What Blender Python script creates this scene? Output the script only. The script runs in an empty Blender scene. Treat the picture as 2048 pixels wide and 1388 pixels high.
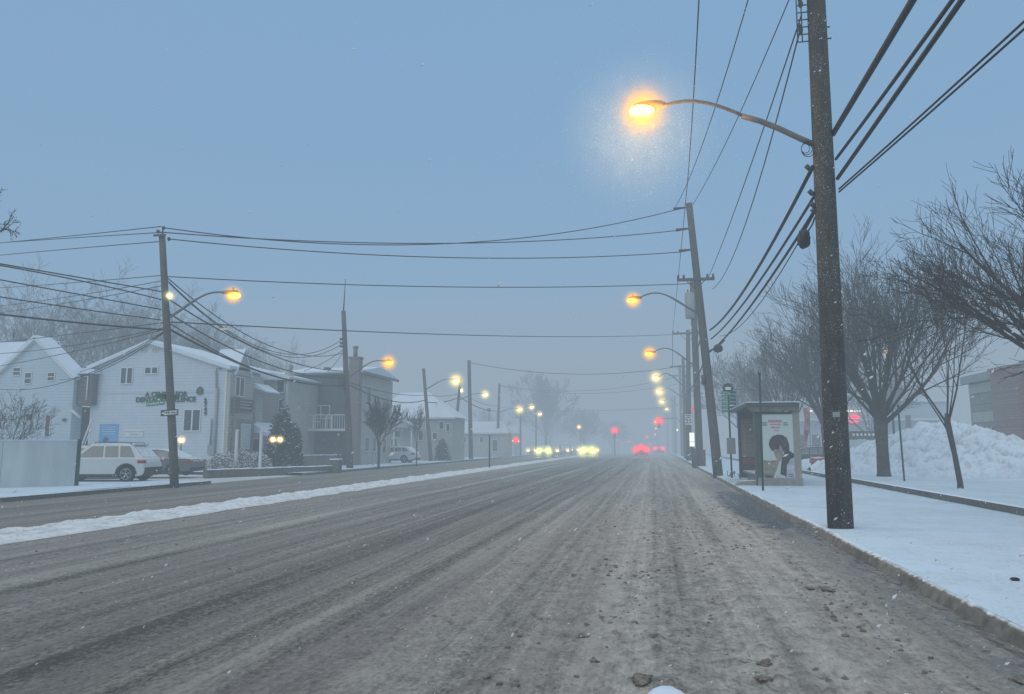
import bpy, math, random
from mathutils import Vector, Matrix, noise
random.seed(7)
C = bpy.context.scene.collection
PI = math.pi
# ------------------------------------------------------------------ camera maths
F = 1500.0; CAMZ = 1.7
TH = math.atan(196/F); PS = math.atan(286/F*math.cos(TH))
sS, cS, sT, cT = math.sin(PS), math.cos(PS), math.sin(TH), math.cos(TH)
def ray(px, py):
    a = (px-1024)/F; b = -(py-694)/F
    return (cS*a + sS*sT*b - sS*cT, sS*a - cS*sT*b + cS*cT, cT*b + sT)
def P(px, py, Y):
    v = ray(px, py); t = Y/v[1]; return Vector((v[0]*t, Y, CAMZ+v[2]*t))
def G(px, py, z=0.15):
    v = ray(px, py); t = (z-CAMZ)/v[2]; return Vector((v[0]*t, v[1]*t, z))
def proj(p):
    X, Y, Z = p[0], p[1], p[2]-CAMZ
    r = cS*X+sS*Y; u = sS*sT*X-cS*sT*Y+cT*Z; w = -sS*cT*X+cS*cT*Y+sT*Z
    return (1024+F*r/w, 694-F*u/w) if w > .05 else None
def mpp(Y): return Y/F      # metres per photo pixel at that distance

# ------------------------------------------------------------------ materials
def nodes(name):
    m = bpy.data.materials.new(name); m.use_nodes = True
    nt = m.node_tree; nt.nodes.clear(); return m, nt
class NB:
    def __init__(s, nt): s.nt = nt
    def n(s, t, **k):
        o = s.nt.nodes.new(t)
        for a, b in k.items(): setattr(o, a, b)
        return o
    def l(s, a, b): s.nt.links.new(a, b)
    def math(s, op, a, b=None, c=None, clamp=False):
        o = s.n('ShaderNodeMath', operation=op, use_clamp=clamp)
        for i, v in enumerate((a, b, c)):
            if v is None: continue
            if isinstance(v, (int, float)): o.inputs[i].default_value = v
            else: s.l(v, o.inputs[i])
        return o.outputs[0]
    def mix(s, f, a, b):
        o = s.n('ShaderNodeMix', data_type='RGBA')
        for i, v in ((0, f), (6, a), (7, b)):
            if isinstance(v, (int, float)): o.inputs[i].default_value = v
            elif isinstance(v, tuple): o.inputs[i].default_value = (*v, 1)
            else: s.l(v, o.inputs[i])
        return o.outputs[2]
    def noise(s, vec, scale, detail=4, rough=.55, dist=0):
        o = s.n('ShaderNodeTexNoise'); o.inputs['Scale'].default_value = scale
        o.inputs['Detail'].default_value = detail; o.inputs['Roughness'].default_value = rough
        o.inputs['Distortion'].default_value = dist
        if vec is not None: s.l(vec, o.inputs['Vector'])
        return o.outputs[0]
    def mapr(s, v, a, b, c=0, d=1):
        o = s.n('ShaderNodeMapRange', clamp=True); s.l(v, o.inputs[0])
        for i, x in enumerate((a, b, c, d)): o.inputs[i+1].default_value = x
        return o.outputs[0]
    def scale(s, vec, sc):
        o = s.n('ShaderNodeMapping'); o.inputs['Scale'].default_value = sc; s.l(vec, o.inputs[0]); return o.outputs[0]
    def finish(s, col, rough=.8, height=None, bstr=.3, bdist=.02, metallic=0, spec=.3):
        b = s.n('ShaderNodeBsdfPrincipled'); o = s.n('ShaderNodeOutputMaterial')
        if isinstance(col, tuple): b.inputs['Base Color'].default_value = (*col, 1)
        else: s.l(col, b.inputs['Base Color'])
        if isinstance(rough, (int, float)): b.inputs['Roughness'].default_value = rough
        else: s.l(rough, b.inputs['Roughness'])
        b.inputs['Metallic'].default_value = metallic
        b.inputs['Specular IOR Level'].default_value = spec
        if height is not None:
            bp = s.n('ShaderNodeBump'); bp.inputs['Strength'].default_value = bstr; bp.inputs['Distance'].default_value = bdist
            s.l(height, bp.inputs['Height']); s.l(bp.outputs[0], b.inputs['Normal'])
        s.l(b.outputs[0], o.inputs[0]); return b
SNOW = (.80, .84, .88)
def mat(name, col, rough=.75, var=.25, scale=6, snow=0.0, bump=.2, metallic=0, lap=0, bricks=None, stretch=None, fleck=0, spec=.3):
    """generic weathered surface; snow = how readily snow lies on its upward faces; lap = siding course height"""
    m, nt = nodes(name); s = NB(nt)
    tc = s.n('ShaderNodeTexCoord'); ob = tc.outputs['Object']
    v = s.scale(ob, stretch) if stretch else ob
    n1 = s.noise(v, scale, 6); n2 = s.noise(ob, scale*.13, 3)
    f = s.math('ADD', s.math('MULTIPLY', n1, .6), s.math('MULTIPLY', n2, .4))
    f = s.mapr(f, .3, .7)
    c = s.mix(f, tuple(x*(1-var) for x in col), tuple(min(1, x*(1+var)) for x in col))
    h = n1
    if bricks:
        br = s.n('ShaderNodeTexBrick'); mp = s.n('ShaderNodeMapping'); mp.inputs['Rotation'].default_value = (PI/2, 0, 0)
        s.l(ob, mp.inputs[0]); s.l(mp.outputs[0], br.inputs[0])
        br.inputs['Scale'].default_value = bricks
        br.inputs['Color1'].default_value = (*[x*.8 for x in col], 1); br.inputs['Color2'].default_value = (*[min(1, x*1.2) for x in col], 1)
        br.inputs['Mortar'].default_value = (*[x*.55+.06 for x in col], 1); br.inputs['Mortar Size'].default_value = .025
        c = s.mix(.75, c, br.outputs[0])
    if lap:
        sp = s.n('ShaderNodeSeparateXYZ'); s.l(ob, sp.inputs[0])
        fr = s.math('FRACT', s.math('DIVIDE', sp.outputs[2], lap))
        ln = s.mapr(fr, 0, .13, .62, 1)
        vm = s.n('ShaderNodeVectorMath', operation='SCALE'); s.l(c, vm.inputs[0]); s.l(ln, vm.inputs[3]); c = vm.outputs[0]
        h = s.math('ADD', s.math('MULTIPLY', n1, .3), s.math('SUBTRACT', 1, fr))
    if fleck:
        w = s.noise(s.scale(ob, (1, 1, 1.9)), 34, 3, .65)
        w2 = s.noise(ob, 3.2, 2)
        k = s.math('MULTIPLY', s.mapr(w, .60, .68), s.mapr(w2, .35, .6))
        c = s.mix(s.math('MULTIPLY', k, fleck), c, SNOW)
    if snow:
        g = s.n('ShaderNodeNewGeometry'); sp = s.n('ShaderNodeSeparateXYZ'); s.l(g.outputs['Normal'], sp.inputs[0])
        nz = s.math('ADD', sp.outputs[2], s.math('MULTIPLY', s.math('SUBTRACT', s.noise(ob, 9, 4), .5), .5))
        k = s.mapr(nz, .85-snow*.8, 1.05-snow*.8)
        c = s.mix(k, c, SNOW)
    s.finish(c, rough, h, bump, .02, metallic, spec)
    return m
def emit(name, col, st):
    m, nt = nodes(name); s = NB(nt)
    e = s.n('ShaderNodeEmission'); e.inputs[0].default_value = (*col, 1); e.inputs[1].default_value = st
    o = s.n('ShaderNodeOutputMaterial'); s.l(e.outputs[0], o.inputs[0]); return m
def glow_mat(name, col, st, power=3.0, grain=0.0, absorb=.6):
    """painted halo round a lamp: a self-glowing volume, emission fading away from the bulb (object space radius 1)"""
    m, nt = nodes(name); s = NB(nt)
    tc = s.n('ShaderNodeTexCoord')
    ln = s.n('ShaderNodeVectorMath', operation='LENGTH'); s.l(tc.outputs['Object'], ln.inputs[0])
    k = s.math('POWER', s.math('SUBTRACT', 1, ln.outputs['Value'], clamp=True), power)
    if grain:
        nn = s.noise(tc.outputs['Object'], 7, 3, .7)
        k = s.math('MULTIPLY', k, s.mapr(nn, .35, .7, 1-grain, 1+grain))
    e = s.n('ShaderNodeEmission'); e.inputs[0].default_value = (*col, 1); kk_ = s.math('MULTIPLY', k, st); s.l(kk_, e.inputs[1])
    va = s.n('ShaderNodeVolumeAbsorption'); mx_ = max(col); va.inputs[0].default_value = (*[c/mx_ for c in col], 1); s.l(s.math('MULTIPLY', kk_, absorb), va.inputs[1])
    aa = s.n('ShaderNodeAddShader'); s.l(e.outputs[0], aa.inputs[0]); s.l(va.outputs[0], aa.inputs[1])
    o = s.n('ShaderNodeOutputMaterial'); s.l(aa.outputs[0], o.inputs['Volume']); return m

# ------------------------------------------------------------------ mesh builder
class MB:
    def __init__(s): s.v = []; s.f = []; s.sm = []
    def add(s, vs, fs, smooth=False, M=None):
        b = len(s.v)
        s.v += [tuple(M @ Vector(q)) if M else tuple(q) for q in vs]
        s.f += [tuple(b+i for i in q) for q in fs]; s.sm += [smooth]*len(fs); return s
    def box(s, x0, x1, y0, y1, z0, z1, M=None):
        return s.add([(x0,y0,z0),(x1,y0,z0),(x1,y1,z0),(x0,y1,z0),(x0,y0,z1),(x1,y0,z1),(x1,y1,z1),(x0,y1,z1)],
                     [(0,3,2,1),(4,5,6,7),(0,1,5,4),(1,2,6,5),(2,3,7,6),(3,0,4,7)], M=M)
    def tube(s, pts, rad, n=8, cap=True, smooth=True):
        pts = [Vector(p) for p in pts]
        if not isinstance(rad, (list, tuple)): rad = [rad]*len(pts)
        vs = []; fs = []
        up = Vector((0, 0, 1))
        for i, p in enumerate(pts):
            d = (pts[min(i+1, len(pts)-1)]-pts[max(i-1, 0)]).normalized()
            a = d.cross(up if abs(d.z) < .95 else Vector((1, 0, 0))).normalized(); b = d.cross(a)
            for k in range(n):
                t = 2*PI*k/n; vs.append(p + (a*math.cos(t)+b*math.sin(t))*rad[i])
        for i in range(len(pts)-1):
            for k in range(n):
                fs.append((i*n+k, (i+1)*n+k, (i+1)*n+(k+1) % n, i*n+(k+1) % n))
        b0 = len(s.v); s.add(vs, fs, smooth)
        if cap:
            s.f.append(tuple(b0+k for k in range(n))); s.sm.append(False)
            s.f.append(tuple(b0+(len(pts)-1)*n+k for k in reversed(range(n)))); s.sm.append(False)
        return s
    def ball(s, c, r, nu=12, nv=8, M=None, jit=0, seed=0):
        if not isinstance(r, (list, tuple)): r = (r, r, r)
        vs = []; fs = []
        for j in range(nv+1):
            ph = PI*j/nv
            for i in range(nu):
                t = 2*PI*i/nu
                d = Vector((math.sin(ph)*math.cos(t), math.sin(ph)*math.sin(t), math.cos(ph)))
                q = 1+(noise.noise(d*1.7+Vector((seed*3.1, 0, 0)))*jit if jit else 0)
                vs.append((c[0]+d.x*r[0]*q, c[1]+d.y*r[1]*q, c[2]+d.z*r[2]*q))
        for j in range(nv):
            for i in range(nu):
                a, b_, c_, d_ = j*nu+i, (j+1)*nu+i, (j+1)*nu+(i+1) % nu, j*nu+(i+1) % nu
                if j == 0: fs.append((a, b_, c_))
                elif j == nv-1: fs.append((a, b_, d_))
                else: fs.append((a, b_, c_, d_))
        return s.add(vs, fs, True, M)
    def prism(s, poly, y0, y1, axis='y', M=None):
        """extrude a closed 2-D outline (u,z) along y (or x)"""
        n = len(poly)
        mk = (lambda u, w, y: (u, y, w)) if axis == 'y' else (lambda u, w, y: (y, u, w))
        vs = [mk(u, w, y0) for u, w in poly]+[mk(u, w, y1) for u, w in poly]
        fs = [tuple(range(n)), tuple(range(2*n-1, n-1, -1))]+[(i, i+n, (i+1) % n+n, (i+1) % n) for i in range(n)]
        return s.add(vs, fs, M=M)
    def grid(s, xs, ys, zf, smooth=True):
        vs = [(x, y, zf(x, y)) for y in ys for x in xs]; n = len(xs)
        fs = [(j*n+i, j*n+i+1, (j+1)*n+i+1, (j+1)*n+i) for j in range(len(ys)-1) for i in range(n-1)]
        return s.add(vs, fs, smooth)
    def build(s, name, m, parent=None, world=True, bevel=0):
        me = bpy.data.meshes.new(name)
        off = Vector(parent.location) if (parent is not None and world) else Vector((0, 0, 0))
        if parent is not None and world and parent.parent is not None:
            off = off + Vector(parent.parent.location)
        me.from_pydata([tuple(Vector(q)-off) for q in s.v], [], s.f)
        me.polygons.foreach_set('use_smooth', s.sm); me.update()
        me.materials.append(m)
        o = bpy.data.objects.new(name, me); C.objects.link(o)
        if parent is not None: o.parent = parent
        if bevel:
            b = o.modifiers.new('b', 'BEVEL'); b.width = bevel; b.segments = 2; b.limit_method = 'ANGLE'
        return o
def tag(o, label, cat, group=None, kind=None):
    if label: o['label'] = label
    if cat: o['category'] = cat
    if group: o['group'] = group
    if kind: o['kind'] = kind
    return o
def thing(name, label, cat, loc=(0, 0, 0), rz=0, group=None):
    o = bpy.data.objects.new(name, None); C.objects.link(o); o.empty_display_size = .2
    o.location = loc; o.rotation_euler = (0, 0, rz); return tag(o, label, cat, group)
def struct(name, mb, m): o = mb.build(name, m); o['kind'] = 'structure'; return o
def copy_tree(o, parent=None):
    c = o.copy(); C.objects.link(c); c.parent = parent
    for ch in list(o.children): copy_tree(ch, c)
    return c
def text_obj(name, body, size, m, parent, loc, rot=(PI/2, 0, 0), sx=1, ext=.01, bold=.0, space=1):
    cu = bpy.data.curves.new(name, 'FONT'); cu.body = body; cu.size = size; cu.extrude = ext
    cu.align_x = 'CENTER'; cu.align_y = 'CENTER'; cu.offset = bold; cu.space_character = space; cu.resolution_u = 3
    t = bpy.data.objects.new(name, cu); C.objects.link(t)
    bpy.context.view_layer.update()
    me = bpy.data.meshes.new_from_object(t.evaluated_get(bpy.context.evaluated_depsgraph_get()))
    bpy.data.objects.remove(t); me.materials.clear(); me.materials.append(m)
    me.transform(Matrix.LocRotScale(None, Matrix.Identity(3).to_euler(), Vector((sx, 1, 1))).to_4x4())
    from mathutils import Euler
    me.transform(Euler(rot).to_matrix().to_4x4()); 
    off = Vector(parent.location) if parent else Vector((0, 0, 0))
    if parent is not None and parent.parent is not None: off = off+Vector(parent.parent.location)
    me.transform(Matrix.Translation(Vector(loc)-off))
    o = bpy.data.objects.new(name, me); C.objects.link(o); o.parent = parent; return o

M = {}
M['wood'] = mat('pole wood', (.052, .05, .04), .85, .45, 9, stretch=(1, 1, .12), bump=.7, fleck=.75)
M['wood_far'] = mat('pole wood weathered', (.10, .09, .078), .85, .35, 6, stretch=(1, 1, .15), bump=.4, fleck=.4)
M['bark'] = mat('bark', (.06, .052, .046), .9, .35, 12, stretch=(1, 1, .3), bump=.6, fleck=.5)
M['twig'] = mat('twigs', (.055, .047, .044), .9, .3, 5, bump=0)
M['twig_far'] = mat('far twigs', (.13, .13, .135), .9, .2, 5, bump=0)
M['cable'] = mat('cable', (.025, .027, .03), .6, .3, 8, bump=.1)
M['iron'] = mat('dark iron', (.05, .055, .055), .5, .3, 12, bump=.1, fleck=.3)
M['arm'] = mat('lamp arm metal', (.14, .14, .13), .5, .25, 10, bump=.1, fleck=.2)
M['galv'] = mat('galvanised metal', (.28, .30, .31), .5, .15, 10)
M['green_metal'] = mat('green paint', (.03, .07, .055), .5, .2, 8)
M['signgreen'] = mat('street sign green', (.03, .22, .12), .5, .15, 4)
M['signwhite'] = mat('sign white', (.72, .72, .68), .5, .06, 4)
M['signblack'] = mat('sign black', (.02, .02, .022), .5, .1, 4)
M['siding_white'] = mat('white siding', (.50, .57, .62), .7, .07, 2, lap=.2)
M['siding_pale'] = mat('pale siding', (.44, .53, .58), .7, .07, 2, lap=.2)
M['siding_beige'] = mat('beige siding', (.40, .40, .365), .75, .08, 2, lap=.2)
M['siding_cream'] = mat('cream siding', (.40, .41, .38), .75, .08, 2, lap=.2)
M['shingle_grey'] = mat('grey shingle wall', (.085, .095, .10), .85, .2, 8, lap=.18)
M['brown_wall'] = mat('brown cladding', (.11, .095, .088), .85, .2, 6, lap=.25)
M['stone'] = mat('stone facing', (.21, .19, .165), .9, .2, 5, bricks=2.2)
M['brick'] = mat('brick', (.22, .185, .175), .9, .2, 8, bricks=4.5)
M['brick_red'] = mat('red brick column', (.30, .20, .19), .9, .2, 6, bricks=3)
M['roofsnow'] = mat('snow on roof', (.62, .70, .78), .8, .05, 3, bump=.25)
M['roofedge'] = mat('roof edge', (.16, .16, .16), .8, .2, 6)
M['trim'] = mat('white trim', (.62, .64, .64), .6, .06, 5)
M['glass'] = mat('window glass', (.05, .065, .07), .12, .4, 1.2, bump=.02, spec=.5)
M['dark'] = mat('dark opening', (.03, .03, .032), .8, .3, 4)
M['concrete'] = mat('concrete', (.26, .25, .23), .9, .2, 7, snow=.15, bump=.3)
M['fence'] = mat('stained stucco fence', (.50, .55, .55), .85, .26, 1.3, stretch=(1.5, 1.5, .25), bump=.1, snow=.1)
M['stonewall'] = mat('low stone wall', (.14, .125, .11), .9, .4, 9, bump=.8, snow=.35)
M['evergreen'] = mat('evergreen', (.035, .045, .038), .9, .5, 9, snow=.12)
M['snowbush'] = mat('snowy shrub', (.20, .20, .19), .9, .3, 14, snow=.75)
M['red_cloth'] = mat('red cloth', (.35, .09, .08), .8, .2, 6, snow=.1)
# cars
M['car_white'] = mat('white car paint', (.56, .58, .58), .25, .04, 2, snow=.45, bump=0)
M['car_grey'] = mat('grey car paint', (.12, .125, .13), .3, .06, 2, snow=.5, bump=0)
M['car_dark'] = mat('dark car paint', (.035, .04, .045), .3, .06, 2, snow=.5, bump=0)
M['car_red'] = mat('dark red car paint', (.10, .02, .02), .3, .06, 2, snow=.3, bump=0)
M['carglass'] = mat('car glass', (.16, .17, .165), .15, .25, 3, snow=.45, bump=0, spec=.5)
M['plastic'] = mat('black plastic', (.03, .03, .03), .7, .2, 6)
M['tyre'] = mat('tyre', (.025, .025, .026), .9, .2, 12)
M['rim'] = mat('alloy rim', (.35, .36, .37), .4, .15, 10, metallic=.3)
M['tail'] = mat('tail lamp', (.30, .03, .04), .3, .1, 8)
M['snow_pure'] = None

# snow ground
def snow_mat(name, dirt=.1, tint=SNOW, sc=1.0, bump=.35, patches=.5, crease_shade=0):
    m, nt = nodes(name); s = NB(nt); tc = s.n('ShaderNodeTexCoord'); ob = tc.outputs['Object']
    a = s.noise(ob, .55*sc, 5, .6); b = s.noise(ob, 22*sc, 6, .7); c2 = s.noise(ob, 3.1*sc, 4, .6)
    f = s.math('MULTIPLY', s.mapr(a, .45, .72), s.mapr(b, .42, .6))
    col = s.mix(s.math('MULTIPLY', f, patches), tint, (.30, .31, .30))
    col = s.mix(s.math('MULTIPLY', s.mapr(c2, .5, .8), dirt), col, (.42, .43, .43))
    h = s.math('ADD', s.math('MULTIPLY', b, .35), s.math('MULTIPLY', c2, 1.0))
    if crease_shade:
        gm = s.n('ShaderNodeNewGeometry'); col = s.mix(s.math('MULTIPLY', s.mapr(gm.outputs['Pointiness'], .505, .455), crease_shade), col, (.22, .27, .33))  # shade painted into the colour: hollows tinted bluish dark
    s.finish(col, .85, h, bump, .05); return m
M['snow'] = snow_mat('fresh snow', .25)
M['snow_side'] = snow_mat('trodden pavement snow', .5, (.58, .71, .81), patches=.6)
M['pile'] = snow_mat('ploughed snow', .6, (.70, .82, .92), 1.6, 1.0, .7, crease_shade=.55)
M['median'] = snow_mat('ploughed median snow', .8, (.80, .83, .85), 2.8, 1.0, .8, crease_shade=.9)

def slush_mat(name, light, dark, tracks=1.0, puddle=False):
    m, nt = nodes(name); s = NB(nt); tc = s.n('ShaderNodeTexCoord'); ob = tc.outputs['Object']
    sp = s.n('ShaderNodeSeparateXYZ'); s.l(ob, sp.inputs[0]); X, Y, Zc = sp.outputs[0], sp.outputs[1], sp.outputs[2]
    # long wheel tracks along the road
    t1 = s.noise(s.scale(ob, (1.15, .012, 1)), 1.0, 3, .6)
    t2 = s.noise(s.scale(ob, (4.2, .03, 1)), 1.0, 4, .6)
    t3 = s.noise(s.scale(ob, (11, .16, 1)), 1.0, 4, .65)
    grain = s.noise(s.scale(ob, (1.4, .9, 1)), 17, 5, .75)
    clump = s.noise(s.scale(ob, (1.2, .75, 1)), 4.5, 5, .62, .4)
    big = s.noise(ob, .22, 3)
    lane = s.mapr(X, -3.2, .4)                         # paler, chewed-up slush on the nearside lane
    lane2 = s.mapr(X, -7.4, -10.4)
    base = s.math('ADD', s.math('MULTIPLY', s.mapr(t1, .3, .7), .40*tracks), s.math('MULTIPLY', s.mapr(t2, .3, .7), .34*tracks))
    base = s.math('ADD', base, s.math('MULTIPLY', s.mapr(t3, .3, .7), .22*tracks))
    base = s.math('ADD', base, s.math('MULTIPLY', s.math('MAXIMUM', lane, s.math('MULTIPLY', lane2, .55)), .42))
    base = s.math('ADD', base, s.math('MULTIPLY', s.math('SUBTRACT', big, .5), .25))
    base = s.math('SUBTRACT', base, .20)
    fine = s.math('ADD', s.math('MULTIPLY', s.mapr(grain, .3, .7, -.5, .5), .85), s.math('MULTIPLY', s.math('MULTIPLY', s.mapr(clump, .35, .7, -.5, .5), .7), s.mapr(X, -3.5, 0, .25, 1)))
    f = s.math('ADD', base, s.math('MULTIPLY', fine, .75), clamp=True)
    col = s.mix(f, dark, light)
    col = s.mix(s.math('MULTIPLY', s.mapr(Zc, .034, .062), .62), col, (.14, .12, .09))
    for xt, wd_ in ((-.55, .16), (1.05, .14), (-4.3, .22), (-2.7, .2), (-8.0, .2), (-6.4, .2), (1.75, .05), (-9.6, .15), (-5.3, .07), (.3, .06), (-3.4, .06)):
        d_ = s.math('ABSOLUTE', s.math('SUBTRACT', s.math('ADD', X, s.math('MULTIPLY', s.math('SUBTRACT', s.noise(s.scale(ob, (.02, .07, 1)), 1, 2), .5), .9)), xt))
        kt = s.math('MULTIPLY', s.mapr(d_, wd_*1.5, wd_*.6), s.mapr(s.noise(s.scale(ob, (1, .12, 1)), 1.1, 3), .35, .6))
        col = s.mix(s.math('MULTIPLY', kt, .32), col, (.60, .57, .50) if xt in (-.55, 1.75, -8.0, -2.7, -5.3, -3.4) else (.09, .088, .08))
    # brown dirty clods
    cl = s.noise(s.scale(ob, (1.3, .8, 1)), 7.5, 3, .5)
    cl2 = s.noise(ob, .9, 3)
    k = s.math('MULTIPLY', s.mapr(cl, .60, .67), s.mapr(cl2, .42, .60))
    col = s.mix(s.math('MULTIPLY', k, .75), col, (.075, .065, .05))
    hue = s.noise(s.scale(ob, (.9, .05, 1)), 1, 2)
    col = s.mix(s.math('MULTIPLY', s.mapr(hue, .45, .65), .3), col, (.23, .195, .20))
    rough = s.mapr(Y, 35, 110, .75, .42)
    if puddle:
        dx = s.math('DIVIDE', s.math('SUBTRACT', X, 2.6), .75); dy = s.math('DIVIDE', s.math('SUBTRACT', Y, 22.5), 7.5)
        r = s.math('ADD', s.math('MULTIPLY', dx, dx), s.math('MULTIPLY', dy, dy))
        r = s.math('ADD', r, s.math('MULTIPLY', s.math('SUBTRACT', s.noise(ob, 1.3, 4), .5), 1.6))
        gut = s.math('MULTIPLY', s.mapr(X, 2.0, 2.85), s.mapr(Y, 20, 34, .9, .35))
        pk = s.math('MAXIMUM', s.mapr(r, 1.15, .6), s.math('MULTIPLY', gut, s.mapr(clump, .35, .6)))
        col = s.mix(s.math('MULTIPLY', pk, .9), col, (.05, .052, .06))
        rough = s.math('MULTIPLY', rough, s.mapr(pk, 0, 1, 1, .08))
    h = s.math('ADD', s.math('MULTIPLY', grain, .6), s.math('ADD', clump, s.math('MULTIPLY', t3, .8)))
    s.finish(col, rough, h, 1.0, .06, spec=.22)
    return m
M['slush'] = slush_mat('slush', (.59, .55, .485), (.085, .080, .069), puddle=True)
M['slush_left'] = slush_mat('wet slush', (.30, .28, .24), (.06, .058, .053), 1.4)
M['clod'] = mat('dirty slush clod', (.21, .185, .15), .9, .6, 40, bump=1.0)

# ------------------------------------------------------------------ world, haze, sun
sc = bpy.context.scene
w = bpy.data.worlds.new('World'); sc.world = w; w.use_nodes = True
nt = w.node_tree; nt.nodes.clear(); s = NB(nt)
SUN_EL, SUN_ROT = math.radians(28), math.radians(200)
sky = s.n('ShaderNodeTexSky', sky_type='NISHITA'); sky.sun_disc = False
sky.sun_elevation = SUN_EL; sky.sun_rotation = SUN_ROT; sky.air_density = 1.0; sky.dust_density = 2.0; sky.ozone_density = 2.0
b1 = s.n('ShaderNodeBackground'); s.l(sky.outputs[0], b1.inputs[0]); b1.inputs[1].default_value = .05
b2 = s.n('ShaderNodeBackground'); b2.inputs[1].default_value = 1.0
tc = s.n('ShaderNodeTexCoord'); sp = s.n('ShaderNodeSeparateXYZ'); s.l(tc.outputs['Generated'], sp.inputs[0])
cl_ = s.noise(s.scale(tc.outputs['Generated'], (1.2, 1.2, 3)), 1.6, 3)
k_ = s.mapr(s.math('ADD', sp.outputs[2], s.math('MULTIPLY', s.math('SUBTRACT', cl_, .5), .06)), .60, .98)
s.l(s.mix(k_, (.245, .465, .745), (1.66, 1.68, 1.66)), b2.inputs[0])
ad = s.n('ShaderNodeMixShader'); ad.inputs[0].default_value = .8; s.l(b1.outputs[0], ad.inputs[1]); s.l(b2.outputs[0], ad.inputs[2])
o = s.n('ShaderNodeOutputWorld'); s.l(ad.outputs[0], o.inputs[0])
ld = bpy.data.lights.new('sun', 'SUN'); ld.energy = .9; ld.angle = math.radians(40); ld.color = (1, .95, .88)
lo = bpy.data.objects.new('sun', ld); C.objects.link(lo)
dv = Vector((math.sin(SUN_ROT)*math.cos(SUN_EL), math.cos(SUN_ROT)*math.cos(SUN_EL), math.sin(SUN_EL)))
lo.rotation_euler = dv.to_track_quat('Z', 'Y').to_euler(); lo.location = (0, 0, 60)

HZ = 24
def haze(nm, sig, fog, dims):
    m, nt = nodes(nm); s = NB(nt)
    va = s.n('ShaderNodeVolumeAbsorption'); va.inputs[0].default_value = (0, 0, 0, 1); va.inputs[1].default_value = sig
    ve = s.n('ShaderNodeEmission'); ve.inputs[0].default_value = (*fog, 1); ve.inputs[1].default_value = sig
    aa = s.n('ShaderNodeAddShader'); s.l(va.outputs[0], aa.inputs[0]); s.l(ve.outputs[0], aa.inputs[1])
    o = s.n('ShaderNodeOutputMaterial'); s.l(aa.outputs[0], o.inputs['Volume'])
    hz = MB().box(*dims).build(nm, m); hz['kind'] = 'structure'
haze('haze', .0072, (.305, .405, .495), (-500, 500, -60, 900, -30, HZ))
haze('distant_haze', .015, (.315, .385, .462), (-490, 490, 88, 890, -29, HZ-2))

# ------------------------------------------------------------------ ground
def gz(y): return 0 if y < 148 else -.014*(y-148) if y > 160 else -.014*(y-148)**2/24
def rows(a, b, st):
    r = []; y = a
    while y < b-1e-6: r.append(y); y += st
    return r+[b]
ysf = [-60, 0, 148, 152, 156, 160, 200, 300, 600, 880]
struct('ground', MB().grid([-480, -60, 0, 60, 480], ysf, lambda x, y: gz(y)-.03), M['snow'])

def slush_h(x, y):
    lane = min(1, max(0, (x+2.6)/2.2))
    v = Vector((x*7.5, y*5.5, 0)); n = noise.noise(v)+.6*noise.noise(v*2.1)+.35*noise.noise(v*.4)
    amp = .25+.9*min(1, max(0, noise.noise(Vector((x*1.6, y*.12, 7)))*2+.5))
    ridge = noise.noise(Vector((x*2.6, y*.05, 3)))*.022+noise.noise(Vector((x*7, y*.12, 8)))*.014
    edge = 1 if -11 < x < 2.8 else 0
    return ((max(0, n+.05)*.046*(.15+.85*lane)*amp)+ridge+.01)*edge
# near patch finely modelled, the rest coarse
xs = [-11.4+.1*i for i in range(88)]+[-2.6+.03*i for i in range(200)]
yn = []; y = 3.4
while y < 26: yn.append(y); y += .018+.0045*y
yn.append(26)
xs = [x for x in xs if x < 3.04]+[3.04]
mb = MB(); mb.grid(xs, yn, slush_h)
mb.grid([-11.4, 3.04], [-60, 3.4], lambda x, y: -.001)
mb.grid([-11.4, -9, -6, -3, 0, 3.04], [26, 40, 60, 100, 148, 152, 156, 160, 200, 300, 600], lambda x, y: gz(y)+.002)
struct('road', mb, M['slush'])
struct('opposite_road', MB().grid([-19.6, -16, -12.6], [-60, 0, 30, 60, 100, 148, 152, 156, 160, 200, 300, 600], lambda x, y: gz(y)+.002), M['slush_left'])
# side street opening between the two left pavements
struct('side_street', MB().grid([-60, -19.6], [30.9, 34, 39.6], lambda x, y: .004), snow_mat('rutted side street snow', .8, (.52, .56, .58), 1.2, .5, .9))
# median
def med_z(x, y):
    u = (x+11.85)/.82
    e = noise.noise(Vector((0 if u < 0 else 9, y*.9, 0)))*.22+noise.noise(Vector((0 if u < 0 else 9, y*4, 0)))*.08
    k = max(0, 1-abs(u/(1+e))**3.5)
    return gz(y)-.02+k*(.11+.06*noise.noise(Vector((x*2.4, y*1.6, 1)))+.07*noise.noise(Vector((x*7, y*5, 2))))
yl = rows(8, 40, .16)+rows(40.5, 158, 1.0)
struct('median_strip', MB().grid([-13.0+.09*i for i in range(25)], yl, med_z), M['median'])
# pavements
def side_z(x, y):
    return .15+gz(y)+(.012*noise.noise(Vector((x*.9, y*.7, 4)))+.006*noise.noise(Vector((x*4, y*3, 4))))
def curb_x(y): return 3.02+.05*noise.noise(Vector((0, y*.35, 5)))
mb = MB(); ys_ = rows(2, 45, .25)+rows(46, 158, 4)
vs = []; fs = []
cols = [3.12, 3.3, 3.7, 4.4, 5.2, 6.2, 7.2, 7.95]
for y in ys_:
    for i, x in enumerate(cols): 
        ee = curb_x(y)+.05+.03*noise.noise(Vector((1, y*2.2, 3))) if i == 0 else x
        vs.append((ee, y, side_z(x, y)-(.012 if i == 0 else 0)))
n = len(cols)
for j in range(len(ys_)-1):
    for i in range(n-1): fs.append((j*n+i, j*n+i+1, (j+1)*n+i+1, (j+1)*n+i))
mb.add(vs, fs, True); struct('pavement', mb, M['snow_side'])
mb = MB(); vs = []; fs = []
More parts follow.
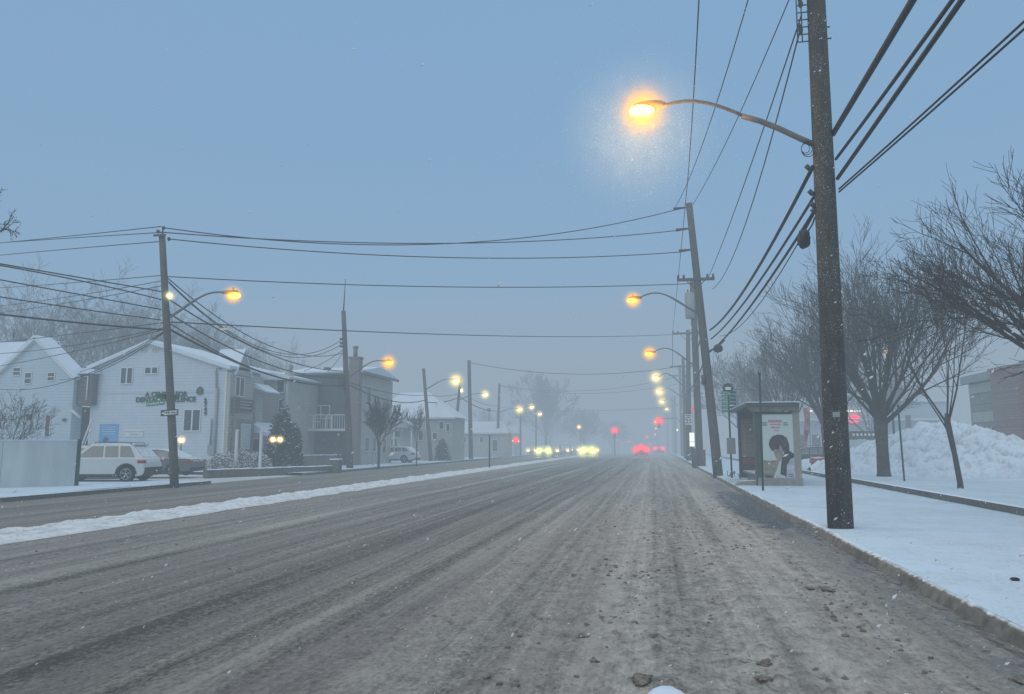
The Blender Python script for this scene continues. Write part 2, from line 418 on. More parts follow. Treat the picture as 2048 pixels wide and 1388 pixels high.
for y in ys_:
    x = curb_x(y)+.03*noise.noise(Vector((0, y*3, 9)))
    vs += [(x-.06, y, -.03+gz(y)), (x-.01, y, .09+gz(y)), (x+.03, y, .135+gz(y)), (x+.10, y, .142+gz(y))]
for j in range(len(ys_)-1):
    for i in range(3): fs.append((j*4+i, j*4+i+1, (j+1)*4+i+1, (j+1)*4+i))
mb.add(vs, fs, True); struct('kerb', mb, mat('kerb stone', (.19, .17, .14), .9, .6, 9, snow=.10, bump=.8, stretch=(1, .6, 1)))
# planting bed: low wall and raised snow
mb = MB(); mb.box(7.95, 8.2, 4, 60, .0, .32)
tag(mb.build('bed_wall', mat('bed wall', (.13, .13, .125), .9, .3, 6, snow=.12, bump=.5)), 'low dark retaining kerb along the snowy tree bed right of the pavement', 'low wall')
struct('tree_bed', MB().grid([8.2, 9, 10, 11, 13, 16, 40, 80], rows(4, 60, 1.5)+[100, 148, 160], lambda x, y: .29+.03*noise.noise(Vector((x*.6, y*.6, 0)))-(0 if x < 12 else .2)), M['snow_side'])
# left pavements
def lz(x, y): return .15+.02*noise.noise(Vector((x*.8, y*.8, 0)))
struct('left_pavement', MB().grid([-60, -40, -30, -25, -22, -20.5, -19.42], rows(19.6, 30.2, .6), lz), M['snow_side'])
struct('left_pavement', MB().grid([-60, -40, -30, -25, -22.4, -21, -19.62], rows(40, 148, 3), lz), M['snow_side'])
struct('left_kerb', MB().box(-19.42, -19.2, 19.6, 30.4, -.02, .14).box(-19.62, -19.45, 40, 148, -.02, .13), mat('left kerb', (.12, .12, .115), .9, .4, 8, snow=.05))
# snow clods on the road
mb = MB()
clus = [(random.choice([random.gauss(.9, .9), random.gauss(-.7, .3), random.gauss(1.9, .2)]), 3.8+random.random()**1.5*22) for _ in range(55)]
for i in range(620):
    c_ = random.choice(clus); x = c_[0]+random.gauss(0, .16); y = c_[1]+random.gauss(0, .45)
    if x > 2.8: continue
    r = .006+.020*random.random()**2.5
    mb.ball((x, y, slush_h(x, y)+r*.3), (r*1.3, r, r*.8), 6, 4, jit=.7, seed=i)
for i in range(110):
    x = random.uniform(-10.8, -2); y = random.uniform(7, 34); r = random.uniform(.008, .02)
    mb.ball((x, y, slush_h(x, y)+r*.2), (r*1.4, r, r*.7), 6, 4, jit=.7, seed=i)
o = mb.build('slush_crumbs', M['clod']); tag(o, 'small brown slush crumbs strewn over the road', 'slush', kind='stuff')
for i, (px, py, r) in enumerate([(1282, 1362, .062), (1150, 1152, .045), (1527, 1362, .04), (1530, 1328, .045), (1655, 1182, .05), (1620, 1178, .04), (2040, 1362, .05), (1165, 1272, .035)]):
    g = G(px, py, .02); o = MB().ball((0, 0, 0), (r*1.3, r*1.1, r*.5), 16, 10, jit=1.0, seed=i+40).build('slush_clod', M['clod'])
    o.location = (g.x, g.y, .008+slush_h(g.x, g.y))
    tag(o, ['largest brown slush clod near the bottom centre of the road', 'dark slush clod on the pale wheel track left of centre', 'brown slush clod near the bottom edge, right of the largest one',
        'brown slush lump just above the clod at the bottom edge', 'right of two dark slush clods near the kerb', 'left of two dark slush clods near the kerb', 'dark slush clod at the kerb in the bottom right corner', 'small slush clod left of the road centre'][i], 'slush clod', 'larger slush clods on the road')

# ------------------------------------------------------------------ glow helper
GM = {}
def glow(parent, pos, R, kind, name='glow'):
    R *= {'sodium': 1.15, 'sodium_near': 1.15, 'pale': 1.35, 'red': 1.15}.get(kind, 1)
    key = kind
    if key not in GM:
        col, st, pw, gr = {'sodium': ((1, .47, .0), 15.0, 5.0, .25), 'sodium_near': ((1, .44, .0), 14.0, 4.8, .5), 'pale': ((1, .76, .28), 12., 5., .1),
            'veil': ((.9, .74, .50), .6, 2.0, .7),
            'head': ((.95, .95, .30), 20.0, 5., .1), 'red': ((1, .0, .04), 20.0, 5., 0), 'warm': ((1, .66, .22), 14.0, 4.0, 0), 'white': ((.8, .85, .8), 4.0, 3.0, 0)}[kind]
        GM[key] = (glow_mat('halo glow '+kind, col, 1.0, pw, gr), st)
    mm, st = GM[key]
    kk = (key, round(R, 2))
    if kk not in GM:
        m2 = mm.copy(); m2.name = 'halo glow %s %.2f' % (key, R)
        for nd in m2.node_tree.nodes:
            if nd.type == 'MATH' and nd.operation == 'MULTIPLY' and not nd.inputs[1].is_linked and abs(nd.inputs[1].default_value-1.0) < 1e-6:
                nd.inputs[1].default_value = st/R
        GM[kk] = m2
    o = MB().ball((0, 0, 0), 1.0, 16, 10).build(name, GM[kk], parent, world=False)  # emitting ball added as a halo, standing in for haze lit by the lamp
    off = Vector(parent.location) if parent else Vector((0, 0, 0))
    if parent is not None and parent.parent is not None: off = off+Vector(parent.parent.location)
    o.location = Vector(pos)-off; o.scale = (R, R, R)
    return o
E_SOD = emit('sodium lens', (1, .66, .07), 5)
E_SODN = emit('sodium lens near', (1, .74, .16), 9)
E_PALE = emit('pale lens', (1, .85, .5), 9)
E_RED = emit('red signal lens', (1, .02, .05), 14)
E_HEAD = emit('headlight lens', (1, 1, .7), 50)
E_TAIL = emit('tail light lens', (1, .04, .08), 9)
E_WHITE = emit('lit white panel', (.9, .95, 1), 1.5)
E_WARM = emit('porch lamp', (1, .75, .35), 14)

# ------------------------------------------------------------------ poles
def pole(base, top, r0, r1, label, m='wood_far', group='wooden utility poles along the avenue', name='utility_pole'):
    t = thing(name, label, 'utility pole', base, 0, group)
    base = Vector(base); top = Vector(top)
    pts = [base.lerp(top, k/8)-Vector((0, 0, .3 if k == 0 else 0)) for k in range(9)]
    MB().tube(pts, [r0+(r1-r0)*k/8 for k in range(9)], 16).build('shaft', M[m], t)
    return t, base, top
def crossarm(t, c, half, d=.06, ins=True, nins=2):
    c = Vector(c)
    MB().box(c.x-half, c.x+half, c.y-d-.16, c.y+d-.16, c.z-d, c.z+d).tube([(c.x-half*.55, c.y-.16, c.z), (c.x, c.y-.1, c.z-half*.55)], .025, 5).tube([(c.x+half*.55, c.y-.16, c.z), (c.x, c.y-.1, c.z-half*.55)], .025, 5).build('crossarm', M['wood_far'], t)
    if ins:
        for sg in (-1, 1):
            for k in range(nins):
                x = c.x+sg*half*(.93-.3*k)
                MB().tube([(x, c.y-.16, c.z+.05), (x, c.y-.16, c.z+.12), (x, c.y-.16, c.z+.16), (x, c.y-.16, c.z+.26)], [.03, .07, .05, .06], 8).build('insulator', M['iron'], t)
def transformer(t, c, r=.3, h=1.1):
    c = Vector(c)
    o = MB().tube([c-Vector((0, 0, h/2)), c-Vector((0, 0, h/2-.05)), c+Vector((0, 0, h/2-.05)), c+Vector((0, 0, h/2))], [r*.9, r, r, r*.85], 16).build('transformer', M['galv'], t)
    for dx in (-.12, .12): MB().tube([c+Vector((dx, 0, h/2)), c+Vector((dx, 0, h/2+.12)), c+Vector((dx, 0, h/2+.25))], [.04, .06, .03], 8).build('bushing', M['iron'], o)
def lamp(att, head, label, kind='sodium', R=.8, arm_r=.045, rise=.0, group='street lamps along the avenue', lens=None, near=False):
    """cobra-head lamp: arm from the pole to the luminaire; head = lens centre"""
    att = Vector(att); head = Vector(head)
    t = thing('street_lamp', label, 'street lamp', att, 0, group)
    d = head-att; h = Vector((d.x, d.y, 0)); L = h.length; u = h.normalized()
    e = head+Vector((0, 0, .12))-u*.35                              # where the arm meets the head
    pts = []
    for k in range(15):
        q = k/14
        pts.append(att.lerp(e, q)+Vector((0, 0, (e.z-att.z)*(.30 if e.z > att.z else 0)*math.sin(PI*q**1.4)+rise*math.sin(PI*q**1.4))))
    MB().tube(pts, [arm_r*(1.25 if k < 7 else .9) for k in range(15)], 8).build('arm', M['arm'], t)
    sc_ = .33
    MB().ball(head+Vector((0, 0, .14))-u*.08, (sc_*.95, .15, .08), 14, 8).tube([e-u*.12, e+u*.25], [.07, .09], 8).build('lamp_head', M['arm'], t)
    lens = lens or (E_SOD if kind.startswith('sodium') else E_PALE)
    MB().ball(head+u*.06-Vector((0, 0, .03)), (.27, .16, .12), 14, 8).build('lens', lens, t)
    MB().tube([head+Vector((0, 0, .22)), head+Vector((0, 0, .31))], .04, 8).build('photocell', M['galv'], t)
    glow(t, head, R, kind)
    return t
# near pole, cut by the top of the frame
b = G(1681, 1056); tp = P(1632, 0, b.y); tp = b+(tp-b)*1.22
P1, b1_, t1_ = pole(b, tp, .235, .17, 'thick dark wooden pole nearest the camera, standing on the snowy pavement', 'wood')
P1Y = b.y
def onpole(b, t, z): b, t = Vector(b), Vector(t); return b+(t-b)*((z-b.z)/(t.z-b.z))
for k in range(7):
    pass
# spacer bracket: a small ladder on the left of the shaft near the top
mb = MB(); zt = P(1605, 0, P1Y).z+.5; zb = P(1605, 86, P1Y).z
for dx in (-.40, -.31):
    q0, q1 = onpole(b1_, t1_, zb), onpole(b1_, t1_, zt); mb.tube([q0+Vector((dx, -.05, 0)), q1+Vector((dx, -.05, 0))], .013, 6)
z = zb
while z < zt:
    q = onpole(b1_, t1_, z); mb.tube([q+Vector((-.41, -.05, 0)), q+Vector((-.15, -.05, 0))], .013, 6); z += .16
mb.build('bracket', M['iron'], P1)
for yy in (8, 60):
    q = P(1601, yy, P1Y); MB().ball(q, (.05, .05, .09), 8, 6).ball(q+Vector((-.02, 0, .1)), (.035, .035, .06), 8, 6).build('insulator', M['iron'], P1)
crossarm(P1, onpole(b1_, t1_, 12.7), 2.7, .07)
for (px, py) in ((1622, 335), (1628, 385), (1632, 410), (1634, 422)):
    q = P(px, py, P1Y); MB().tube([q+Vector((-.10, -.02, .04)), q+Vector((-.04, 0, -.02)), q+Vector((.06, 0, -.02))], [.05, .05, .03], 7).build('cable_clamp', M['iron'], P1)
mb = MB()
for k in range(3):
    c = P(1608+3*k, 292, P1Y)+Vector((0, -.12, -.02)); r = .10+.03*k
    mb.tube([c+Vector((math.cos(a)*r*.8, .02*k, math.sin(a)*r-.08)) for a in [i*PI/8 for i in range(17)]], .008, 5)
mb.build('wire_loop', M['cable'], P1)
q = onpole(b1_, t1_, P(1658, 830, P1Y).z); MB().box(q.x-.10, q.x+.03, q.y-.245, q.y-.238, q.z-.05, q.z+.05).build('tag_plate', M['galv'], P1)
q = onpole(b1_, t1_, P(1655, 55, P1Y).z); MB().tube([q+Vector((0, 0, 0)), q+Vector((.24, -.02, 0))], .015, 6).build('step_bolt', M['iron'], P1)
q = onpole(b1_, t1_, P(1655, 78, P1Y).z); MB().tube([q+Vector((0, 0, 0)), q+Vector((.26, -.02, 0))], .015, 6).build('step_bolt', M['iron'], P1)
# near lamp: long arm with an elbow
att = P(1628, 287, P1Y); hd = P(1286, 221, P1Y)
L1a = thing('street_lamp', 'largest glowing amber street lamp on a long arm from the nearest pole', 'street lamp', att, 0, 'street lamps along the avenue')
MB().tube([P(*q, P1Y) for q in ((1628, 289), (1600, 277), (1560, 258), (1520, 242), (1484, 232))], .058, 10).build('arm_sleeve', M['arm'], L1a)
MB().tube([P(*q, P1Y) for q in ((1500, 238), (1470, 224), (1440, 213), (1415, 206), (1390, 202), (1368, 202), (1350, 205), (1335, 209), (1318, 213))], .036, 10).build('arm', M['arm'], L1a)
MB().ball(hd+Vector((.14, 0, .10)), (.36, .18, .09), 16, 10).build('lamp_head', M['arm'], L1a)
MB().ball(hd+Vector((-.02, 0, 0)), (.26, .17, .13), 16, 10).build('lens', E_SODN, L1a)
glow(L1a, hd, .85, 'sodium_near'); 
glow(L1a, hd+Vector((-.1, 0, -.45)), 1.9, 'veil', 'veil_glow')  # faint emitting volume, imitates snowfall lit by the lamp
pl = bpy.data.lights.new('lamp_light', 'POINT'); pl.energy = 260; pl.color = (1, .72, .35); pl.shadow_soft_size = .15
plo = bpy.data.objects.new('lamp_light', pl); C.objects.link(plo); plo.location = hd-Vector((.02, .02, .22))

def Pb(px, py, Y): q = P(px, py, Y); return q
# right row
b = G(1437, 951); P2Y = b.y
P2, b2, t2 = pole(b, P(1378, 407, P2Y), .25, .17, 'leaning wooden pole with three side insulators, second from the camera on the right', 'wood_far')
for i, (py, x0, x1) in enumerate(((418, 1347, 1372), (460, 1352, 1378), (502, 1358, 1384))):
    a_, b_ = P(x0, py, P2Y), P(x1, py-3, P2Y)
    MB().tube([a_, a_.lerp(b_, .5), b_], [.09, .07, .04], 8).build('insulator', M['iron'], P2)
crossarm(P2, P(1391, 560, P2Y), .97, .07)
q = P(1408, 760, P2Y); MB().tube([q+Vector((-.05, -.24, -.25)), q+Vector((-.05, -.24, .25))], .10, 8).build('junction_box', M['brown_wall'], P2)
b = G(1400, 932); P3Y = b.y
P3, b3, t3 = pole(b, P(1385, 560, P3Y), .28, .22, 'upright pole carrying a grey transformer just behind the leaning pole', 'wood_far')
transformer(P3, P(1386, 612, P3Y)+Vector((-.25, -.25, 0)), .36, 2.0)
MB().tube([b3+Vector((-.33, -.1, -.2)), b3+Vector((-.33, -.1, 1.3))], .17, 10).build('conduit', M['wood_far'], P3)
q = P(1398, 950, P3Y); MB().tube([b3+Vector((.2, -.05, -.1)), b3+Vector((.22, -.05, 1.2))], .22, 10).build('conduit_sleeve', M['wood_far'], P3)
b = G(1378, 921); P4Y = b.y
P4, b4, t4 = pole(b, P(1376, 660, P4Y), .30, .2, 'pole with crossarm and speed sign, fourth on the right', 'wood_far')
crossarm(P4, P(1376, 667, P4Y), 1.6, .09)
far_right = [(1366, 90, 716, 733, 'fifth'), (1359.5, 110, 730, 751, 'sixth'), (1349, 135, 792, None, 'seventh'), (1344, 150, 792, None, 'eighth'), (1334, 175, 820, None, 'ninth')]
FR = []
for px, Y, ty, ca, nm in far_right:
    tq = P(px, ty, Y); bq = Vector((tq.x, Y, .15+gz(Y)))
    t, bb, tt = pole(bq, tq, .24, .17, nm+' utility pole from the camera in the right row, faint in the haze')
    if ca: crossarm(t, P(px, ca, Y), 1.5, .08, ins=False)
    FR.append((bb, tt))
# lamps, right row
lamp(P(1397, 626, P2Y), P(1266, 600, P2Y), 'amber street lamp on the leaning pole, second in the right row', 'sodium', .75, rise=.25)
lamp(P(1390, 731, P3Y), P(1299, 707, P3Y), 'amber street lamp just below the leaning pole lamp, third in the right row', 'sodium', .95, rise=.3)
lamp(P(1368, 772, P4Y), P(1312, 755, P4Y), 'yellowish street lamp fourth in the right row', 'pale', 1.05, rise=.3)
lamp(P(1360, 792, 95), P(1319, 783, 95), 'yellowish street lamp fifth in the right row', 'pale', 1.2, rise=.3)
lamp(P(1357, 811, 115), P(1324, 803, 115), 'small pale street lamp sixth in the right row', 'pale', 1.3, rise=.3)
lamp(P(1350, 825, 140), P(1334, 818, 140), 'tiny pale street lamp seventh in the right row', 'pale', 1.1, rise=.2)
# left row
LP = {}
def lpole(key, bx, by, tx, ty, r0, r1, label, m='wood_far'):
    b = G(bx, by); t, bb, tt = pole(b, P(tx, ty, b.y), r0, r1, label, m); LP[key] = (t, bb, tt, b.y); return t
lpole('A', 350, 968, 324, 470, .17, .13, 'leftmost wooden pole, carrying the ONE WAY sign at the corner')
lpole('B', 700, 936, 687, 622, .24, .15, 'pole with a thin mast on top, in front of the grey shingled house')
lpole('C', 862, 922, 847, 737, .2, .15, 'short pole leaning left in front of the pale distant house')
lpole('D', 906, 917, 921, 756, .2, .15, 'pole leaning right between two straighter poles')
lpole('E', 942, 918, 938, 721, .25, .19, 'tall plain pole right of the leaning ones on the left side')
lpole('F', 994, 914, 999, 767, .2, .15, 'faint pole before the far round tree')
for key, (px, by, ty) in {'G': (1041, 912, 815), 'H': (1072, 911, 830)}.items():
    lpole(key, px, by, px, ty, .14, .1, {'G': 'thin far pole under a pale lamp', 'H': 'thinnest far pole before the bare tree'}[key])
tA, bA, ttA, YA = LP['A']; tB, bB, ttB, YB = LP['B']
MB().tube([ttA, ttA+Vector((.05, 0, .35))], .03, 6).box(ttA.x-.25, ttA.x+.3, YA-.22, YA-.16, ttA.z-.1, ttA.z-.02).build('pole_top_pin', M['iron'], tA)
for px, py in ((327, 456), (316, 463), (338, 478)):
    q = P(px, py, YA); MB().ball(q, (.07, .07, .09), 8, 6).build('insulator', M['iron'], tA)
MB().tube([ttB, ttB+(P(691, 560, YB)-ttB)*.5, P(691, 558, YB)], [.05, .035, .02], 6).build('mast', M['iron'], tB)
for py in (678, 686, 693):
    q = P(687, py, YB); MB().tube([q+Vector((-.22, -.1, 0)), q+Vector((0, -.1, 0))], .07, 7).build('insulator', M['iron'], tB)
q = P(690, 765, YB); MB().box(q.x-.32, q.x+.1, YB-.5, YB-.28, q.z-.5, q.z+.5).build('equipment_box', M['iron'], tB)
q = P(693, 805, YB); MB().box(q.x-.25, q.x+.15, YB-.5, YB-.28, q.z-.35, q.z+.35).build('junction_box', M['brown_wall'], tB)
# small stand-off lamp on pole A and lamps of the left row
lamp(P(339, 634, YA), P(466, 590, YA), 'amber street lamp on the ONE WAY sign pole at the left', 'sodium', .6, rise=.0)
lamp(P(700, 752, YB), P(777, 725, YB), 'amber street lamp on the pole before the grey shingled house', 'sodium', .9)
YC, YD, YF = LP['C'][3], LP['D'][3], LP['F'][3]
lamp(P(851, 779, YC), P(912, 761, YC), 'pale yellow street lamp on the short left-leaning pole', 'pale', 1.1)
lamp(P(916, 801, YD), P(970, 789, YD), 'small pale street lamp on the right-leaning pole', 'pale', .85)
lamp(P(996, 825, YF), P(1039, 819, YF), 'pale street lamp on the faint pole before the round tree', 'pale', 1.05)
lamp(P(1041, 822, 100), P(1063, 814, 100), 'tiny pale street lamp above the far thin pole', 'pale', .8)
lamp(P(1072, 834, 112), P(1079, 828, 112), 'tiniest pale lamp in front of the far bare tree', 'pale', .85)
q = P(338, 592, YA)
t = thing('security_light', 'round white light fixed high on the corner pole', 'lamp', q, 0)
MB().ball(q, .085, 10, 8).build('lens', emit('white bulb', (1, .85, .6), 8), t); MB().tube([q+Vector((-.25, 0, 0)), q], .03, 6).build('bracket', M['iron'], t); glow(t, q, .32, 'pale')
q = P(922, 781, 90)
t = thing('security_light', 'small white light by the top of the right-leaning pole', 'lamp', q, 0)
MB().ball(q, .16, 10, 8).build('lens', E_PALE, t); MB().tube([q+Vector((-.3, 0, 0)), q], .04, 6).build('bracket', M['iron'], t); glow(t, q, .6, 'pale')

# ------------------------------------------------------------------ signs on pole A
q = P(347, 826, YA)
t = thing('one_way_sign', 'black and white ONE WAY sign with left arrow on the corner pole', 'sign', (q.x, YA-.26, q.z))
W_, H_ = .39, .125
Rz = Matrix.Translation((q.x, YA-.26, q.z)) @ Matrix.Rotation(math.radians(-3), 4, 'Y')
MB().box(-W_, W_, 0, .012, -H_, H_, M=Rz).build('plate', M['signblack'], t)
MB().prism([(-.36, 0), (-.17, .10), (-.17, .075), (.35, .075), (.35, -.075), (-.17, -.075), (-.17, -.10)], -.004, -.002, M=Rz).build('arrow', M['signwhite'], t)
text_obj('lettering', 'ONE WAY', .13, M['signblack'], t, (q.x+.06, YA-.268, q.z), ext=.001, bold=.004)
q = P(318, 807, YA)
t = thing('street_name_sign', 'green street name plate above the ONE WAY sign, pointing left', 'sign', (q.x, YA-.2, q.z))
Rz = Matrix.Translation((q.x-.02, YA-.2, q.z)) @ Matrix.Rotation(math.radians(-5), 4, 'Y')
MB().box(-.42, .42, 0, .01, -.10, .10, M=Rz).build('plate', M['signgreen'], t)
text_obj('lettering', 'Cranford Av', .15, M['signwhite'], t, (q.x-.03, YA-.208, q.z), rot=(PI/2, math.radians(-5), 0), ext=.001, bold=.003)
q = P(335, 793, YA)
t = thing('street_name_sign', 'green street name plate turned edge on behind the corner pole', 'sign', (q.x, YA-.2, q.z))
Rz = Matrix.Translation((q.x, YA+.17, q.z)) @ Matrix.Rotation(math.radians(65), 4, 'Z')
MB().box(-.55, .40, 0, .01, -.10, .10, M=Rz).build('plate', M['signgreen'], t)

# ------------------------------------------------------------------ wires
def wire(A, B, via, r, label, group='overhead wires', n=22, cat='power line', name='power_line'):
    A, B = Vector(A), Vector(B); best = (1e9, 0)
    if via is not None and not isinstance(via, (int, float)):
        for k in range(-10, 120):
            sg = k*.04
            for j in range(1, 60):
                q = j/60; p = A.lerp(B, q)-Vector((0, 0, 4*sg*q*(1-q))); pp = proj(p)
                if pp is None: continue
                e = (pp[0]-via[0])**2+(pp[1]-via[1])**2
                if e < best[0]: best = (e, sg)
        sg = best[1]
    else: sg = via or 0
    pts = [A.lerp(B, j/n)-Vector((0, 0, 4*sg*(j/n)*(1-j/n))) for j in range(n+1)]
    mid = pts[n//2]
    mb = MB(); mb.tube([p-A for p in pts], r, 6)
    o = mb.build(name, M['cable']); o.location = A
    return tag(o, label, cat, group)
Y0 = P1Y
W = wire
W(P(325, 455, YA), P(1350, 420, P2Y), (850, 489), .024, 'topmost wire crossing the avenue from the left pole tip')
W(P(318, 464, YA), P(1355, 461, P2Y), (800, 487), .024, 'second wire from the top crossing the avenue')
W(P(338, 478, YA), P(1362, 504, P2Y), (860, 514), .024, 'third wire from the top crossing the avenue')
W(P(335, 553, YA), P(1386, 567, P2Y), (900, 574), .022, 'fourth crossing wire, ending at the leaning pole crossarm')
W(P(342, 644, YA), P(1345, 669, P4Y), (700, 662), .028, 'lowest long wire crossing the avenue to the fourth right pole')
# near primaries
W(P(1412, -290, Y0), P(1371, 405, P2Y), (1386, 215), .020, 'leftmost steep wire dropping from above to the leaning pole top')
W(P(1371, 405, P2Y), P(1345, 664, P4Y), (1356, 560), .02, 'thin wire from the leaning pole top down to the fourth pole crossarm')
W(P(1577, -290, Y0), P(1349, 418, P2Y), (1450, 150), .017, 'steep wire dropping to the upper insulator of the leaning pole')
W(P(1695, -290, Y0), P(1386, 409, P2Y), (1480, 221), .017, 'steep wire dropping to the very tip of the leaning pole')
W(P(1603, 30, Y0), P(1418, 552, P2Y), (1528, 258), .016, 'wire from the ladder bracket to the leaning pole crossarm, left of a pair')
W(P(1600, 60, Y0), P(1425, 578, P2Y), (1545, 262), .016, 'wire from the ladder bracket to the leaning pole crossarm, right of a pair')
# communications bundle P1 -> P2
W(P(1626, 333, Y0), P(1420, 660, P2Y), (1500, 562), .045, 'thick upper cable between the nearest pole and the leaning pole')
W(P(1632, 387, Y0), P(1422, 678, P2Y), (1500, 590), .034, 'middle cable between the nearest pole and the leaning pole')
W(P(1633, 415, Y0), P(1418, 705, P2Y), (1500, 614), .034, 'lower cable that carries the black splice case')
W(P(1633, 420, Y0), P(1440, 672, P2Y), (1510, 622), .014, 'thin slack line under the cables left of the nearest pole')
# overhead to the pole behind the camera
def back(px, py, X, zB, via, r, label): W(P(px, py, Y0), Vector((X, -24, zB)), via, r, label)
back(1666, 268, 3.9, 8.4, (1745, 143), .060, 'thickest cable running up right from the nearest pole')
back(1672, 318, 4.0, 7.9, (1776, 180), .032, 'upper of two cables running up right below the thickest one')
back(1675, 357, 4.0, 7.7, (1802, 172), .040, 'lower of two cables running up right below the thickest one')
W(P(1678, 378, Y0), Vector((9.5, -16, 9.6)), (1880, 190), .017, 'upper of two thin drooping service lines at the top right')
W(P(1678, 384, Y0), Vector((9.8, -16, 9.6)), (1898, 195), .017, 'lower of two thin drooping service lines at the top right')
# splice cases
q = P(1608, 478, Y0+.6)
t = thing('splice_case', 'black cable splice case hanging left of the nearest pole', 'splice case', q)
MB().ball(q, (.13, .2, .21), 12, 9, jit=.35, seed=3).box(q.x-.11, q.x+.09, q.y-.15, q.y+.15, q.z-.10, q.z+.12).build('body', M['cable'], t, bevel=.02)
MB().tube([q+Vector((.02, 0, .18)), q+Vector((.12, 0, .34)), q+Vector((.2, 0, .5))], .018, 6).tube([q+Vector((.08, 0, .15)), q+Vector((.18, 0, .3)), q+Vector((.24, 0, .46))], .018, 6).build('hanger', M['cable'], t)
q = P(1436, 697, P2Y)
o = MB().ball((0, 0, 0), (.25, .25, .23), 14, 10, jit=.2, seed=5).tube([(-.5, 0, -.16), (0, 0, .1), (.35, 0, .45)], .05, 6).build('splice_case', M['cable']); o.location = q
tag(o, 'round black coil case right of the leaning pole', 'splice case')
# P2 to P3/P4 along the road
W(P(1405, 660, P2Y), P(1388, 705, P3Y), .3, .04, 'cable from the leaning pole to the transformer pole')
W(P(1412, 712, P2Y), P(1368, 790, P4Y), .5, .04, 'sloping cable behind the leaning pole')
for i, (a, b_) in enumerate((((1345, 667, P4Y), (1345, 735, 90)), ((1397, 667, P4Y), (1382, 735, 90)), ((1376, 720, P4Y), (1366, 770, 90)), ((1366, 770, 90), (1359, 800, 110)))):
    W(P(*a), P(*b_), .4, .03, ['left', 'right', 'middle', 'farther middle'][i]+' wire running along the far right poles')
# from pole A to the left edge
def left(y1, y0, via=None, r=.02, label='', Y1=None, x1=322):
    W(P(x1, y1, YA), P(-160, y0, Y1 or 16), via, r, label)
left(453, 500, (160, 470), .02, 'upper wire from the corner pole tip to the left edge', Y1=38)
left(465, 498, (120, 478), .02, 'second wire from the corner pole top to the left edge', Y1=38)
left(483, 526, (120, 500), .02, 'third wire from the corner pole top to the left edge', Y1=38)
left(583, 500, (100, 545), .026, 'upper rope-like cable sloping to the left edge', Y1=20)
left(599, 505, (120, 553), .026, 'second cable sloping down from the left edge to the corner pole', Y1=20)
left(619, 530, (150, 588), .024, 'third cable sloping down from the left edge to the corner pole', Y1=20)
left(640, 568, (150, 616), .024, 'fourth cable sloping down from the left edge to the corner pole', Y1=20)
left(660, 608, (150, 645), .036, 'thick lowest cable sloping down from the left edge to the corner pole', Y1=20, x1=332)
left(551, 584, (150, 566), .018, 'thin wire running level left of the corner pole', Y1=44)
left(562, 625, (150, 592), .016, 'upper drop wire between the corner pole and the left houses', Y1=44)
left(572, 640, (150, 604), .016, 'lower drop wire between the corner pole and the left houses', Y1=44)
left(645, 700, (150, 667), .018, 'service wire over the left house roof', Y1=44, x1=328)
def drop(x1, y1, x0, y0, Y, via, label): W(P(x1, y1, YA), P(x0, y0, Y), via, .016, label)
drop(330, 664, 120, 759, 35.8, (240, 722), 'curved drop wire to the left house gable')
drop(330, 662, 155, 745, 44, (250, 706), 'drop wire to the brown annex')
drop(330, 655, -20, 708, 36, (150, 690), 'drop wire along the left house eave')
drop(330, 658, -20, 735, 36, (150, 702), 'drop wire crossing the left house wall')
drop(328, 664, -20, 775, 36, (100, 771), 'low drooping wire across the left house wall')
# A to B bundle
W(P(334, 555, YA), P(690, 705, YB), (500, 673), .024, 'steep wire from the corner pole towards the mast pole')
W(P(336, 562, YA), P(686, 678, YB), (560, 705), .02, 'wire dipping low then rising to the mast pole insulators')
W(P(338, 566, YA), P(687, 686, YB), (575, 713), .02, 'second wire dipping low then rising to the mast pole')
W(P(340, 600, YA), P(692, 742, YB), (520, 700), .03, 'upper cable of the bundle from the corner pole to the mast pole')
W(P(340, 628, YA), P(692, 755, YB), (520, 722), .03, 'middle cable of the bundle from the corner pole to the mast pole')
W(P(342, 648, YA), P(692, 768, YB), (520, 742), .024, 'thin cable of the bundle from the corner pole to the mast pole')
W(P(342, 660, YA), P(692, 771, YB), (520, 742), .045, 'thick bottom cable of the bundle from the corner pole to the mast pole')
W(P(686, 700, YB), P(605, 742, 57), .2, .02, 'short drop wire from the mast pole to the grey roof')
W(P(686, 706, YB), P(650, 748, 57), .1, .02, 'steeper short drop wire from the mast pole to the grey roof')
# B to C.. row
W(P(700, 770, YB), P(851, 800, YC), (780, 802), .045, 'drooping thick cable from the mast pole to the short leaning pole')
W(P(700, 765, YB), P(851, 790, YC), (780, 786), .03, 'upper cable from the mast pole to the short leaning pole')
W(P(852, 804, YC), P(917, 795, YD), .25, .05, 'cable between the short leaning pole and the right-leaning pole')
W(P(852, 790, YC), P(918, 787, YD), .2, .03, 'upper cable between the short leaning pole and the right-leaning pole')
W(P(918, 792, YD), P(997, 822, YF), .5, .05, 'cable descending past the tall plain pole')
W(P(940, 795, 87), P(997, 812, YF), .3, .03, 'fainter cable descending past the tall plain pole')
# faint crossings far down the avenue
for i, (x0, y0, x1, y1, Y, vy) in enumerate(((938, 725, 1345, 735, 90, 748), (999, 770, 1360, 751, 110, 781), (1000, 772, 1355, 768, 115, 787), (1000, 815, 1350, 812, 125, 822), (1040, 818, 1350, 816, 140, 821))):
    W(P(x0, y0, Y-3), P(x1, y1, Y), ((x0+x1)/2, vy), .035, ['highest', 'second highest', 'middle', 'second lowest', 'lowest'][i]+' of the faint far wires crossing the avenue')
